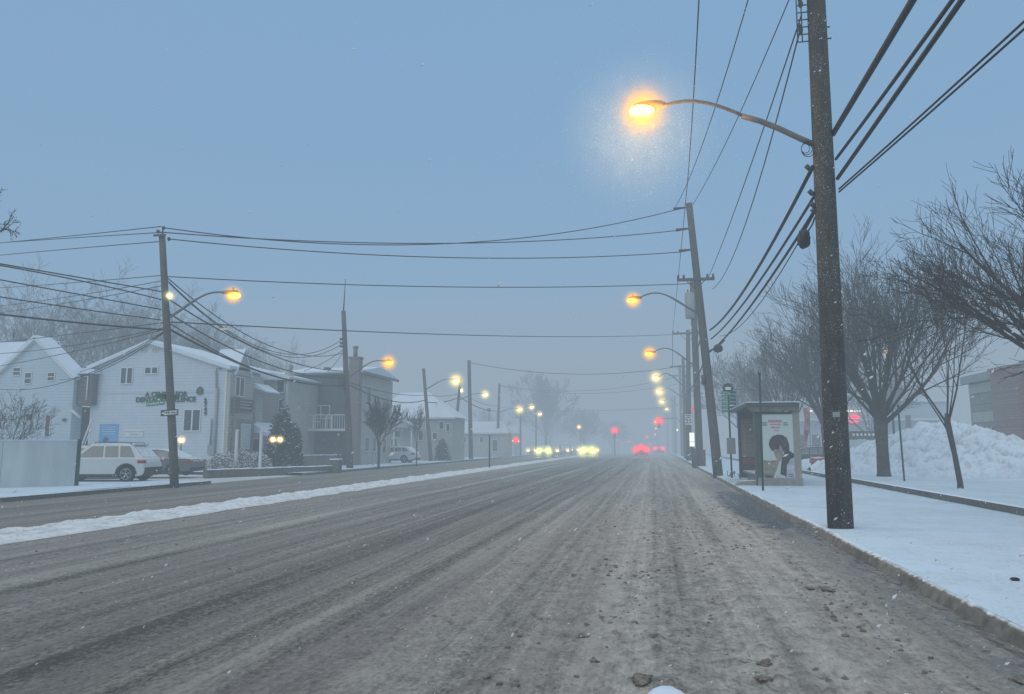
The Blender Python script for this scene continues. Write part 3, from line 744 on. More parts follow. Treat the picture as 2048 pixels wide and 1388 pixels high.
# hanging lamp on the crossing wire
q = P(447, 658, YA+1)
t = thing('wire_marker', 'small pale lit fixture hanging on the wires right of the corner pole', 'fixture', q)
MB().box(q.x-.15, q.x+.15, q.y-.05, q.y+.05, q.z-.03, q.z+.03).build('body', emit('faint fixture', (.9, .75, .5), .55), t, bevel=.01)
MB().tube([q+Vector((-.1, 0, .02)), q+Vector((-.14, 0, .12))], .012, 5).tube([q+Vector((.1, 0, .02)), q+Vector((.14, 0, .12))], .012, 5).build('hook', M['iron'], t)

# ------------------------------------------------------------------ trees
def tree_mesh(seed, H, trunk_h, trunk_r, limbs, ang, levels=4, kids=(5, 5, 4, 3), droop=0.0, twig=.010, lean=(0, 0), up=.12, L0=None, azr=(0, 2*PI), sides=4, zmax=99):
    rnd = random.Random(seed); tr = MB(); cr = MB()
    top = Vector((lean[0], lean[1], trunk_h))
    tr.tube([(0, 0, -.3), (0, 0, .15), (top.x*.4, top.y*.4, trunk_h*.5), top, top+Vector((0, 0, .25))], [trunk_r*1.35, trunk_r*1.05, trunk_r*.93, trunk_r*1.12, trunk_r*.6], 14)
    L0 = L0 or (H-trunk_h)
    def grow(p, d, L, r, lv):
        n = 7 if lv == 0 else 5 if lv == 1 else 3 if lv < 4 else 2
        pts = [p.copy()]; dirs = [d.copy()]
        for i in range(n):
            j = Vector((rnd.gauss(0, 1), rnd.gauss(0, 1), rnd.gauss(0, 1)))*(.045+.03*lv)
            d = (d+j+Vector((0, 0, up*(.5 if lv < 2 else .9)-droop*lv))).normalized()
            if pts[-1].z > zmax-1.6: d = Vector((d.x, d.y, d.z*.45)).normalized()
            pts.append(pts[-1]+d*L/n); dirs.append(d.copy())
        r1 = max(twig*.7, r*.28)
        cr.tube(pts, [r+(r1-r)*(i/n)**.8 for i in range(n+1)], 6 if lv == 0 else sides if lv < 2 else 3, cap=False)
        if lv >= levels or pts[-1].z > zmax: return
        k = kids[lv]
        for i in range(k):
            q = .22+.76*(i+rnd.random()*.8)/k; q = min(q, .98); idx = q*n; a = int(idx); f = idx-a
            pp = pts[a].lerp(pts[a+1], f); dd = dirs[a+1]
            ax = dd.orthogonal().normalized(); ax.rotate(Matrix.Rotation(rnd.random()*2*PI, 3, dd))
            nd = dd.copy(); nd.rotate(Matrix.Rotation(math.radians(rnd.uniform(18, 42)), 3, ax))
            rr = (r+(r1-r)*q**.8)*rnd.uniform(.42, .62)
            grow(pp, nd, L*rnd.uniform(.42, .66)*(1.15-.45*q), max(twig, rr), lv+1)
    for i in range(limbs):
        az = azr[0]+(azr[1]-azr[0])*(i+rnd.random()*.5)/limbs; a = math.radians(rnd.uniform(*ang))
        d = Vector((math.cos(az)*math.sin(a), math.sin(az)*math.sin(a), math.cos(a)))
        grow(top+Vector((0, 0, rnd.uniform(-.35, .2))), d, L0*rnd.uniform(.85, 1.1), trunk_r*rnd.uniform(.28, .48), 0)
    return tr, cr
def tree(seed, loc, label, H, th, tr_, limbs, ang, group='bare winter trees', rz=0, name='bare_tree', mats=('bark', 'twig'), cat='tree', **k):
    a, b = tree_mesh(seed, H, th, tr_, limbs, ang, **k)
    t = thing(name, label, cat, loc, rz, group)
    a.build('trunk', M[mats[0]], t, world=False); b.build('crown', M[mats[1]], t, world=False)
    return t
g = G(1768, 952, .3)
tree(11, g, 'large vase-shaped bare tree with a stout forked trunk beside the snow pile', 8.6, 2.6, .27, 17, (5, 56), levels=3, kids=(9, 6, 4), twig=.009, up=.11, L0=5.9)
g = G(1921, 976, .3)
tree(22, g, 'slender young bare tree in front of the snow pile', 6.6, 2.2, .085, 6, (6, 38), levels=3, kids=(6, 5, 4), twig=.008, up=.12, L0=4.2, lean=(-.25, 0))
tree(33, (9.75, 18.6, .3), 'bare tree reaching in from the right edge with sweeping limbs', 7.2, 2.75, .24, 13, (40, 68), levels=3, kids=(10, 7, 4), twig=.006, up=.075, L0=4.3)
g = P(1665, 930, 47); 
tree(44, (10.3, 49, .3), 'bare tree whose trunk hides behind the nearest pole', 8.6, 2.5, .25, 14, (6, 54), levels=3, kids=(8, 6, 4), twig=.011, up=.11, L0=5.9)
tree(45, (10.2, 62, .3), 'bare tree rising behind the bus shelter roof', 8.4, 2.5, .22, 12, (6, 54), levels=3, kids=(8, 6, 4), twig=.012, up=.11, L0=5.6)
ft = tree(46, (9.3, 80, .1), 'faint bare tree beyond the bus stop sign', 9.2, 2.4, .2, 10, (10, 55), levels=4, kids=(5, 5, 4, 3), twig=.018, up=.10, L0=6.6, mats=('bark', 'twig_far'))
def cpt(src, loc, rz, sc_, label, group=None):
    o = copy_tree(src); o.location = loc; o.rotation_euler = (0, 0, rz); o.scale = (sc_[0], sc_[0], sc_[1]*(.92 if group else 1)); o['label'] = label
    if group: o['group'] = group
    return o
cpt(ft, (12, 96, 0), 2, (1, 1), 'faintest bare tree left of the bus shelter')
cpt(ft, (22, 84, 0), 4, (1.05, 1.0), 'faint bare tree above the strip mall behind the large vase-shaped tree')
# street tree left
g = G(757, 934)
tree(51, g, 'small round bare street tree in front of the balcony house', 4.4, 1.5, .09, 9, (8, 42), levels=3, kids=(7, 6, 5), twig=.014, up=.16, L0=2.4, mats=('bark', 'twig'))
g = G(833, 929)
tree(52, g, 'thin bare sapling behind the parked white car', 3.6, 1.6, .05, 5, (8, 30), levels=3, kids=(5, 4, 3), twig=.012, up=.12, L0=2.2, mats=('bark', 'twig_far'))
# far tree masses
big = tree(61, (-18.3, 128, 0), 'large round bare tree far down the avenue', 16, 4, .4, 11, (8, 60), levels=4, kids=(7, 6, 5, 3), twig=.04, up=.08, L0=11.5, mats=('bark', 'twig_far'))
big.scale = (.56, .56, .70)
for i, (x, y, h) in enumerate(((-31, 140, .42), (-13, 142, .42), (-22, 160, .52), (-9, 165, .36), (-36, 120, .42))):
    cpt(big, (x, y, gz(y)), i*1.3, (h, h), ['faint tree left of the large far tree', 'faint tree mass right of the large far tree', 'hazy tree behind the large far tree', 'smallest hazy tree above the oncoming headlights', 'hazy tree over the distant houses'][i])
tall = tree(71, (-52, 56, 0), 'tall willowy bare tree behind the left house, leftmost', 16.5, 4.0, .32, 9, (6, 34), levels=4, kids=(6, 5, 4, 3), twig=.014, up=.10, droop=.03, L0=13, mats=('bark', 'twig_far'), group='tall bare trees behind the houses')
tall.scale = (.78, .78, .70)
for i, (x, y, h, wd) in enumerate(((-46.5, 57, .76, .75), (-57, 60, .80, .8), (-44, 61, .66, .7), (-49, 70, .80, .8), (-54, 72, .84, .8), (-42.5, 66, .62, .6), (-40.0, 66, .56, .55), (-38.0, 72, .58, .5))):
    cpt(tall, (x, y, 0), i*2.1+.5, (wd, h), 'tall bare tree behind the houses, '+['rising above the left gable', 'at the far left edge', 'right of the left gable', 'behind the gap between the two white houses', 'deep in the haze at left', 'behind the sign building roof', 'just left of the corner pole', 'faint above the sign building ridge'][i], 'tall bare trees behind the houses')
# shrub by the fence and branch at upper left
tree(81, P(5, 905, 27.3)-Vector((0, 0, .9)), 'bare shrub with fine twigs behind the pale fence', 3.0, .4, .045, 10, (10, 55), levels=3, kids=(5, 5, 4), twig=.006, up=.05, L0=2.5, name='bare_shrub', mats=('bark', 'twig'), cat='shrub')
t = thing('bare_tree', 'bare tree at the upper left edge showing only drooping branch tips', 'tree', (-22.4, 19.0, 0), 0, 'bare winter trees')
MB().tube([(-22.4, 19, -.2), (-22.3, 19, 3), (-22.1, 19, 6.5)], [.3, .24, .16], 12).build('trunk', M['bark'], t)
mb = MB(); rnd = random.Random(5)
def twigs(p, d, L, r, lv):
    pts = [p]; 
    for i in range(5):
        d = (d+Vector((rnd.gauss(0, .16), rnd.gauss(0, .16), rnd.gauss(-.05, .16)))).normalized(); pts.append(pts[-1]+d*L/5)
    mb.tube(pts, [r*(1-.12*i) for i in range(6)], 4, cap=False)
    if lv:
        for i in range(5): twigs(pts[1+i % 5], (d+Vector((rnd.gauss(0, .7), rnd.gauss(0, .5), rnd.gauss(0, .6)))).normalized(), L*.5, max(.008, r*.55), lv-1)
base_ = Vector((-22.1, 19, 6.4))
for (px, py) in ((5, 460), (-30, 415), (-60, 480)):
    q = P(px, py, 19); d = q-base_; mb.tube([base_, base_+d*.5+Vector((0, 0, .3)), q], [.1, .06, .03], 6, cap=False)
    for k in range(3): twigs(q, (d.normalized()+Vector((rnd.uniform(0, .6), 0, rnd.uniform(-.6, .5)))).normalized(), .55, .02, 2)
mb.build('crown', M['twig'], t)

# ------------------------------------------------------------------ buildings
def window(t, x0, x1, z0, z1, y, split=1, trim='trim', face='s', name='window', glass='glass', fr=.07, bars=0):
    """window on a wall facing -Y (face s) at plane y, or facing +X (face e) at plane x=y with x0..x1 as Y range"""
    def bx(mb, a, b, c, d, p, q):
        if face == 's': mb.box(a, b, y-q, y-p, c, d)
        else: mb.box(y+p, y+q, a, b, c, d)
    mb = MB()
    bx(mb, x0-fr, x0, z0-fr, z1+fr, .0, .06); bx(mb, x1, x1+fr, z0-fr, z1+fr, .0, .06)
    bx(mb, x0, x1, z1, z1+fr, .0, .06); bx(mb, x0, x1, z0-fr, z0, .0, .09)
    for k in range(1, split):
        xm = x0+(x1-x0)*k/split; bx(mb, xm-.05, xm+.05, z0, z1, .0, .05)
    for k in range(bars):
        zm = z0+(z1-z0)*(k+1)/(bars+1); bx(mb, x0, x1, zm-.025, zm+.025, .0, .045)
    f = mb.build(name, M[trim], t)
    mb = MB(); bx(mb, x0, x1, z0, z1, .0, .02); mb.build('pane', M[glass], f)
    return f
def gable_walls(t, x0, x1, y0, y1, he, hr, m, ridge='y', z0=0.0, xr=None, name='wall'):
    mb = MB()
    if ridge == 'y':
        xr = (x0+x1)/2 if xr is None else xr
        mb.prism([(x0, z0), (x1, z0), (x1, he), (xr, hr), (x0, he)], y0, y1)
    else:
        yr = (y0+y1)/2 if xr is None else xr
        mb.prism([(y0, z0), (y1, z0), (y1, he), (yr, hr), (y0, he)], x0, x1, axis='x')
    return mb.build(name, M[m], t)
def gable_roof(t, x0, x1, y0, y1, he, hr, ridge='y', ov=.35, th=.16, xr=None, name='roof'):
    mb = MB(); ed = MB()
    def slab(a, b, p0, p1, axis):
        (u0, w0), (u1, w1) = a, b
        d = Vector((u1-u0, w1-w0)); d.normalize(); nrm = Vector((-d.y, d.x));
        if nrm.y < 0: nrm = -nrm
        e = (u0-d.x*ov, w0-d.y*ov)
        q = [e, (u1, w1), (u1+nrm.x*th, w1+nrm.y*th), (e[0]+nrm.x*th, e[1]+nrm.y*th)]
        g_ = .012
        mb.prism([(x+nrm.x*g_, z+nrm.y*g_) for x, z in q], p0-ov, p1+ov, axis)
        ed.prism([(e[0]-nrm.x*.12, e[1]-nrm.y*.12), (u1-nrm.x*.12, w1-nrm.y*.12), (u1+nrm.x*.005, w1+nrm.y*.005), (e[0]+nrm.x*.005, e[1]+nrm.y*.005)], p0-ov-.02, p1+ov+.02, axis)
    if ridge == 'y':
        xr = (x0+x1)/2 if xr is None else xr
        slab((x0, he), (xr, hr), y0, y1, 'y'); slab((x1, he), (xr, hr), y0, y1, 'y')
    else:
        yr = (y0+y1)/2 if xr is None else xr
        slab((y0, he), (yr, hr), x0, x1, 'x'); slab((y1, he), (yr, hr), x0, x1, 'x')
    r = mb.build(name, M['roofsnow'], t); ed.build('roof_edge', M['roofedge'] if False else M['trim'], r); return r

# left white house with gable
YH = 43.2
A0, A1 = P(0, 720, YH).x, P(149, 752, YH).x
xr = P(75, 673, YH).x; hl = P(0, 722, YH).z; hrr = P(75, 675, YH).z; her = P(149, 752, YH).z; x_l = xr-(A1-xr)
HB = thing('white_house', 'pale blue-white gabled house at the left edge, behind the fence', 'house', (A0, YH, 0))
gable_walls(HB, x_l, A1, YH, YH+.9, her, hrr, 'siding_pale', xr=xr)
gable_roof(HB, x_l, A1, YH, YH+.9, her, hrr, xr=xr, ov=.25)
gable_walls(HB, x_l-14, xr-.9, YH+.75, YH+4.0, her-.3, hrr+.02, 'siding_pale', ridge='x', name='wing_wall')
gable_roof(HB, x_l-14, xr-.9, YH+.75, YH+4.0, her-.3, hrr+.02, ridge='x', ov=.4, name='wing_roof')
for px0, px1, py0, py1 in ((27, 42, 736, 750), (50, 64, 746, 767), (96, 110, 746, 761)):
    a = P(px0, py1, YH); b_ = P(px1, py0, YH); window(HB, a.x, b_.x, a.z, b_.z, YH, bars=1, fr=.05)
a = P(53, 841, YH); b_ = P(67, 828, YH); window(HB, a.x, b_.x, a.z, b_.z, YH, fr=.05)
a = P(90, 872, YH); b_ = P(102, 831, YH); window(HB, a.x, b_.x, a.z, b_.z, YH, fr=.05, name='side_door')
q = P(130, 840, YH); MB().box(q.x-.1, q.x+.1, YH-.15, YH, q.z-.08, q.z+.1).build('wall_light', M['iron'], HB)
q = P(28, 663, YH+4); MB().tube([q-Vector((0, 0, .5)), q+Vector((0, 0, .15))], .07, 8).build('vent_pipe', M['iron'], HB)
# annex
t = thing('brown_annex', 'brown clad upper annex with snowy roof and outside stair between the white buildings', 'annex', (P(150, 850, 43.4).x, 43.4, 0))
YA_ = 43.5; a = P(145, 810, YA_); b_ = P(187, 748, YA_)
MB().box(a.x, b_.x, YA_, 47, a.z, b_.z).build('wall', M['brown_wall'], t)
MB().prism([(a.x-.3, b_.z+.02), (b_.x+.2, b_.z+.02), (b_.x+.2, b_.z+.3), (a.x+.3, b_.z+.42)], YA_-.2, 47).build('roof', M['roofsnow'], t)
MB().tube([(a.x+.2, YA_-.06, b_.z-.15), (b_.x-.35, YA_-.06, b_.z-.15), (b_.x-.35, YA_-.06, a.z+.3)], .05, 6).build('drainpipe', M['trim'], t)
q0, q1 = P(143, 820, 43), P(160, 835, 43)
MB().tube([q0, q1], .08, 6).build('stair_rail', M['trim'], t)
MB().tube([P(160, 900, 43), P(184, 838, 43)], .06, 6).tube([P(165, 900, 43), P(187, 845, 43)], .04, 6).build('handrail', M['trim'], t)
MB().box(P(157, 0, 43).x, P(187, 0, 43).x, 42.9, 43.4, 1.0, 1.2).build('stair', M['trim'], t)
MB().box(P(152, 0, YA_).x, P(187, 0, YA_).x, 44.2, 46.8, 0, a.z-.02).build('lower_wall', M['dark'], t)
mb = MB()
for k in range(5):
    mb.box(P(158, 0, 42.5).x, P(187, 0, 42.5).x, 42.5, 42.56, .25+k*.28, .37+k*.28)
for px in (158, 173, 186): x = P(px, 0, 42.5).x; mb.box(x-.05, x+.05, 42.56, 42.64, 0, 1.7)
tag(mb.build('slat_fence', M['siding_cream']), 'small slatted fence between the two white buildings behind the white car', 'fence')

# the dental building
YD0 = 44.0
X0, X1 = P(188, 735, YD0).x, P(455, 735, YD0).x
xr = P(303, 688, YD0).x
he0, he1, hr = P(188, 735, YD0).z, P(461, 733, YD0).z, P(303, 686, YD0).z
DB = thing('dental_building', 'white sided dental building with green wall lettering and low gable', 'building', (X0, YD0, 0))
DE = 48.2
MB().prism([(X0, 0), (X1, 0), (X1, he1-.1), (xr, hr), (X0, he0-.1)], YD0, DE).build('wall', M['siding_white'], DB)
mb = MB(); 
MB().prism([(X0-.35, he0-.12), (xr, hr+.04), (X1+.35, he1-.14), (X1+.35, he1+.04), (xr, hr+.22), (X0-.35, he0+.06)], YD0-.3, DE+1.5).build('roof', M['roofsnow'], DB)
MB().prism([(X0-.36, he0-.22), (xr, hr-.07), (X1+.36, he1-.24), (X1+.36, he1-.14), (xr, hr+.035), (X0-.36, he0-.13)], YD0-.33, YD0-.02).build('bargeboard', M['trim'], DB)
def wr(px0, px1, py0, py1, Y=YD0): a = P(px0, py1, Y); b_ = P(px1, py0, Y); return a.x, b_.x, a.z, b_.z
window(DB, *wr(242, 266, 736, 767), YD0, split=2, fr=.06); window(DB, *wr(291, 316, 735, 747), YD0, split=2, fr=.06)
window(DB, *wr(368, 401, 820, 861), YD0, split=2, fr=.07); window(DB, *wr(282, 293, 695, 704), YD0, fr=.03, name='vent', glass='siding_beige'); window(DB, *wr(306, 317, 695, 704), YD0, fr=.03, name='vent', glass='siding_beige')
a = P(190, 787, YD0); MB().box(X0+.05, X1-.3, YD0-.03, YD0, a.z-.03, a.z+.03).build('trim_band', M['siding_pale'], DB)
GREEN = mat('dark green lettering', (.025, .05, .035), .6, .15, 5)
c = P(333, 789, YD0); text_obj('lettering', 'A CENTER FOR', .44, GREEN, DB, (c.x, YD0-.04, c.z), ext=.02, bold=.018, sx=1.0)
c = P(333, 799.5, YD0); text_obj('lettering', 'DENTAL EXCELLENCE', .44, GREEN, DB, (c.x, YD0-.04, c.z), ext=.02, bold=.018, sx=.96)
# fit both lines to the painted width
for o_, (l, r_) in zip([o for o in DB.children if o.name.startswith('lettering')], ((290, 375), (273, 392))):
    xs_ = [v.co.x for v in o_.data.vertices]; wdt = max(xs_)-min(xs_); cx = (max(xs_)+min(xs_))/2
    f_ = (P(r_, 800, YD0).x-P(l, 800, YD0).x)/wdt; nx = (P(r_, 800, YD0).x+P(l, 800, YD0).x)/2-DB.location.x
    for v in o_.data.vertices: v.co.x = (v.co.x-cx)*f_+nx
for i, ch in enumerate('2749'):
    c = P(411.5, 801+i*9, YD0); text_obj('house_number', ch, .34, GREEN, DB, (c.x, YD0-.04, c.z), ext=.02, bold=.02)
c = P(400.5, 782, YD0); mb = MB(); mb.tube([(c.x, YD0-.07, c.z), (c.x, YD0-.01, c.z)], .25, 16)
mb.prism([(c.x-.28, c.z-.12), (c.x+.28, c.z-.12), (c.x+.1, c.z-.24), (c.x-.1, c.z-.24)], YD0-.08, YD0-.02); mb.prism([(c.x-.07, c.z+.2), (c.x, c.z+.31), (c.x+.07, c.z+.2)], YD0-.08, YD0-.02)
mb.build('emblem', mat('emblem brown green', (.07, .07, .05), .6, .5, 6), DB)
a = wr(198, 238, 848, 888); BLUE = mat('blue poster', (.13, .33, .55), .6, .1, 4)
pz = MB().box(a[0], a[1], YD0-.04, YD0-.005, a[2], a[3]).build('poster', BLUE, DB)
mb = MB(); 
for k in range(4): mb.box(a[0]+.18, a[1]-.18-.1*(k % 2), YD0-.046, YD0-.042, a[3]-.22-k*.15, a[3]-.17-k*.15)
mb.build('lettering', mat('pale blue print', (.35, .55, .70), .6, .1, 4), pz); MB().prism([(a[0]+.3, a[2]+.15), (a[0]+.6, a[2]+.1), (a[0]+.75, a[2]+.3), (a[0]+.5, a[2]+.5), (a[0]+.35, a[2]+.35)], YD0-.047, YD0-.042).build('picture', mat('dark blue print', (.03, .10, .2), .6, .1, 4), pz)
a = wr(250, 288, 858, 874); pw = MB().box(a[0], a[1], YD0-.04, YD0-.005, a[2], a[3]).build('notice_board', M['trim'], DB)
MB().box(a[0], a[1], YD0-.046, YD0-.042, (a[2]+a[3])/2+.06, (a[2]+a[3])/2+.10).box(a[0]+.4, a[1]-.4, YD0-.046, YD0-.042, a[2]+.14, a[2]+.19).build('lettering', M['galv'], pw)
MB().tube([P(432, 745, YD0-.1), P(434, 737, YD0-.1), P(442, 737, YD0-.1)], .05, 6).tube([P(432, 745, YD0-.1), P(433, 780, YD0-.1)], .06, 6).tube([P(434.5, 776, YD0-.1), (P(434.5, 776, YD0-.1).x, YD0-.1, .3)], .09, 8).build('drainpipe', M['galv'], DB)
q = P(422, 890, YD0); MB().tube([Vector((q.x, YD0-.1, q.z)), Vector((q.x, YD0-.1, P(421, 838, YD0).z))], .05, 6).box(q.x-.12, q.x+.35, YD0-.2, YD0-.02, q.z-.6, q.z).build('meter_box', M['galv'], DB)
# street front of the dental building, seen at a slant
MB().box(X1, X1+.25, YD0, DE, 0, he1-.35).build('front_wall', M['siding_beige'], DB)
XF = X1+.25
MB().box(XF, XF+.35, 44.35, 46.55, 0, 3.35).build('stone_portal', M['stone'], DB)
window(DB, 45.0, 45.95, 1.5, 3.0, XF+.35, face='e', glass='siding_white', name='portal_window', fr=.08)
window(DB, 44.6, 45.6, 4.9, 6.1, XF, face='e', split=2)
MB().box(XF, XF+.12, 44.9, 46.7, 3.9, 4.7).build('sign_board', M['brown_wall'], DB)
for k in range(3): MB().box(XF+.125, XF+.135, 45.1, 46.5-.2*(k % 2), 4.5-k*.2, 4.57-k*.2).build('lettering', M['siding_beige'], DB)
MB().box(XF, XF+.3, 44.2, 44.65, 3.75, 4.75).build('wall_lantern', M['brown_wall'], DB)
# little gables on the street front
def dormer(yc, w_, z0, zt, xw, m='siding_beige'):
    MB().prism([(yc-w_, z0), (yc+w_, z0), (yc, zt)], xw-1.6, xw+.1, axis='x').build('dormer', M[m], DB)
    MB().prism([(yc-w_-.12, z0-.05), (yc-w_, z0-.05), (yc, zt), (yc+w_, z0-.05), (yc+w_+.12, z0-.05), (yc, zt+.14)], xw-1.7, xw+.16, axis='x').build('dormer_roof', M['roofsnow'], DB)
dormer(45.4, .95, he1-.45, P(482, 702, 45.4).z, XF)
MB().prism([(XF, 5.6), (XF+.95, 5.25), (XF+.95, 5.33), (XF, 5.9)], 46.9, DE+.6).build('lower_roof', M['roofsnow'], DB)
MB().prism([(XF, 2.65), (XF+1.5, 2.2), (XF+1.5, 2.3), (XF, 3.25)], 46.7, DE+1.2).build('porch_roof', M['roofsnow'], DB)
for yy in (46.8, 49.2): MB().box(XF+1.2, XF+1.35, yy, yy+.15, 0, 2.25).build('porch_post', M['siding_beige'], DB)
window(DB, 47.0, 47.9, .2, 2.1, XF, face='e', name='door', glass='dark')
MB().tube([(XF+.12, 47.0, 5.2), (XF+.12, 47.0, 2.9)], .07, 6).build('downspout', M['galv'], DB)

# beige neighbour
YN = 51.0
NX0, NX1 = P(498, 750, YN).x, P(577, 750, YN).x
NB_ = thing('beige_house', 'beige sided house half hidden between the dental building and the grey house', 'house', (NX0, YN, 0))
MB().box(NX0-3, NX1, YN, YN+5, 0, 6.55).build('wall', M['siding_beige'], NB_)
MB().prism([(NX0-3.3, 6.57), (NX1+.25, 6.57), (NX1+.25, 6.7), ((NX0+NX1)/2-1.5, 7.5), (NX0-3.3, 6.7)], YN-.3, YN+5).build('roof', M['roofsnow'], NB_)
window(NB_, *wr(554, 569, 757, 784, YN), YN, split=1, fr=.07)
q = P(571, 730, YN); MB().prism([(q.x-.35, 6.5), (q.x+.35, 6.5), (q.x+.1, 7.2), (q.x+.22, 7.6), (q.x-.22, 7.6), (q.x-.1, 7.2)], YN+.3, YN+.9).build('chimney', M['siding_beige'], NB_)
MB().box(P(540, 0, YN).x, P(560, 0, YN).x, YN-.9, YN, P(0, 818, YN).z-.1, P(0, 818, YN).z).build('canopy', M['brown_wall'], NB_)
window(NB_, *wr(541, 556, 845, 918, YN), YN, name='door', glass='dark')

MB().box(NX0-3.3, NX1+.27, YN-.36, YN-.30, 6.42, 6.56).build('gutter', M['trim'], NB_)
MB().box(NX1-.14, NX1+.03, YN-.03, YN-.003, 0, 6.55).build('corner_board', M['trim'], NB_)
window(NB_, *wr(558, 566, 800, 822, YN), YN, fr=.05)
MB().box(X1-.10, X1+.02, YD0-.035, YD0-.003, 0, he1-.12).box(X0-.02, X0+.1, YD0-.035, YD0-.003, 0, he0-.12).build('corner_board', M['trim'], DB)
# grey shingled house with balcony
YG = 56.0
GX0, GX1 = P(577, 745, YG).x, P(716, 745, YG).x
GB = thing('grey_house', 'grey shingled house with white balcony and brick chimney', 'house', (GX0, YG, 0))
hG = P(640, 747, YG).z
MB().box(GX0, GX1, YG, YG+7.5, 0, hG).build('wall', M['shingle_grey'], GB)
MB().box(GX1+.0, GX1+.22, YG, YG+7.5, 0, hG-.1).build('side_wall', M['siding_beige'], GB)
MB().prism([(YG-.4, hG+.0), (YG+7.9, hG), (YG+7.9, hG+.12), (YG+3.7, hG+.85), (YG-.4, hG+.14)], GX0-.3, GX1+.6, axis='x').build('roof', M['roofsnow'], GB)
MB().box(GX0-.3, GX1+.62, YG-.43, YG-.40, hG-.12, hG+.02).box(GX1+.6, GX1+.66, YG-.4, YG+7.9, hG-.12, hG+.1).build('fascia', M['roofedge'], GB)
q = P(640, 740, YG); MB().box(q.x-.25, q.x+.25, YG+1.2, YG+1.6, hG+.2, hG+.62).build('roof_vent', M['iron'], GB)
a, b_ = P(700, 745, YG-.5), P(721, 716, YG-.5)
ch = MB().box(a.x, b_.x, YG-.75, YG-.02, 0, b_.z-.05).box(a.x-.06, b_.x+.06, YG-.8, YG+.05, b_.z-.05, b_.z+.1).build('chimney', M['brick'], GB)
q = P(710, 706, YG-.5); MB().tube([(q.x, YG-.4, b_.z+.1), (q.x, YG-.4, P(710, 698, YG).z)], .17, 10).tube([(q.x, YG-.4, P(710, 698, YG).z), (q.x, YG-.4, P(710, 694, YG).z)], .23, 10).build('chimney_pot', M['brick'], ch)
window(GB, *wr(625, 659, 812, 836, YG), YG, split=2, name='balcony_door')
a = P(593, 862, YG-1.6); b_ = P(690, 862, YG-1.6)
bx0, bx1, zf = a.x, b_.x, P(0, 860, YG-1.6).z; ztp = P(0, 834, YG-1.6).z
bal = MB().box(bx0, bx1, YG-1.6, YG-.02, zf-.18, zf).build('balcony', M['trim'], GB)
mb = MB().box(bx0, bx1, YG-1.6, YG-1.54, ztp-.07, ztp).box(bx0, bx0+.07, YG-1.6, YG-.02, ztp-.07, ztp)
for px in (593, 624, 655, 677, 688): x = P(px, 0, YG-1.6).x; mb.box(x, x+.09, YG-1.6, YG-1.52, zf, ztp)
x = bx0+.12
while x < bx1: mb.box(x, x+.03, YG-1.59, YG-1.56, zf, ztp-.07); x += .2
mb.build('railing', M['trim'], bal)
mb = MB(); mb.box(P(620, 0, YG-1).x, P(640, 0, YG-1).x, YG-1.1, YG-.7, zf+.42, zf+.5); mb.box(P(642, 0, YG-1).x, P(665, 0, YG-1).x, YG-1.1, YG-.7, zf+.5, zf+.6)
mb.box(P(626, 0, YG-1).x, P(630, 0, YG-1).x, YG-1.0, YG-.9, zf, zf+.42).box(P(652, 0, YG-1).x, P(655, 0, YG-1).x, YG-1.0, YG-.9, zf, zf+.5)
tag(mb.build('balcony_table', M['roofsnow']), 'snow-covered outdoor table on the white balcony of the grey house', 'table')
MB().box(P(597, 0, YG).x, GX1-.3, YG-.3, YG-.03, .9, zf-.2).build('ground_floor_wall', M['brown_wall'], GB)
MB().box(P(594, 0, YG).x, P(660, 0, YG).x, YG-.5, YG-.35, 0, .95).build('plinth', M['siding_cream'], GB)
for (ya, yb, za, zb) in ((57.2, 58.0, 1.2, 2.3), (58.9, 59.6, 1.2, 2.3), (59.8, 60.6, 3.6, 4.8), (57.3, 58.2, 5.2, 6.4), (61.2, 62, 1.0, 2.2)):
    window(GB, ya, yb, za, zb, GX1+.22, face='e', fr=.06)
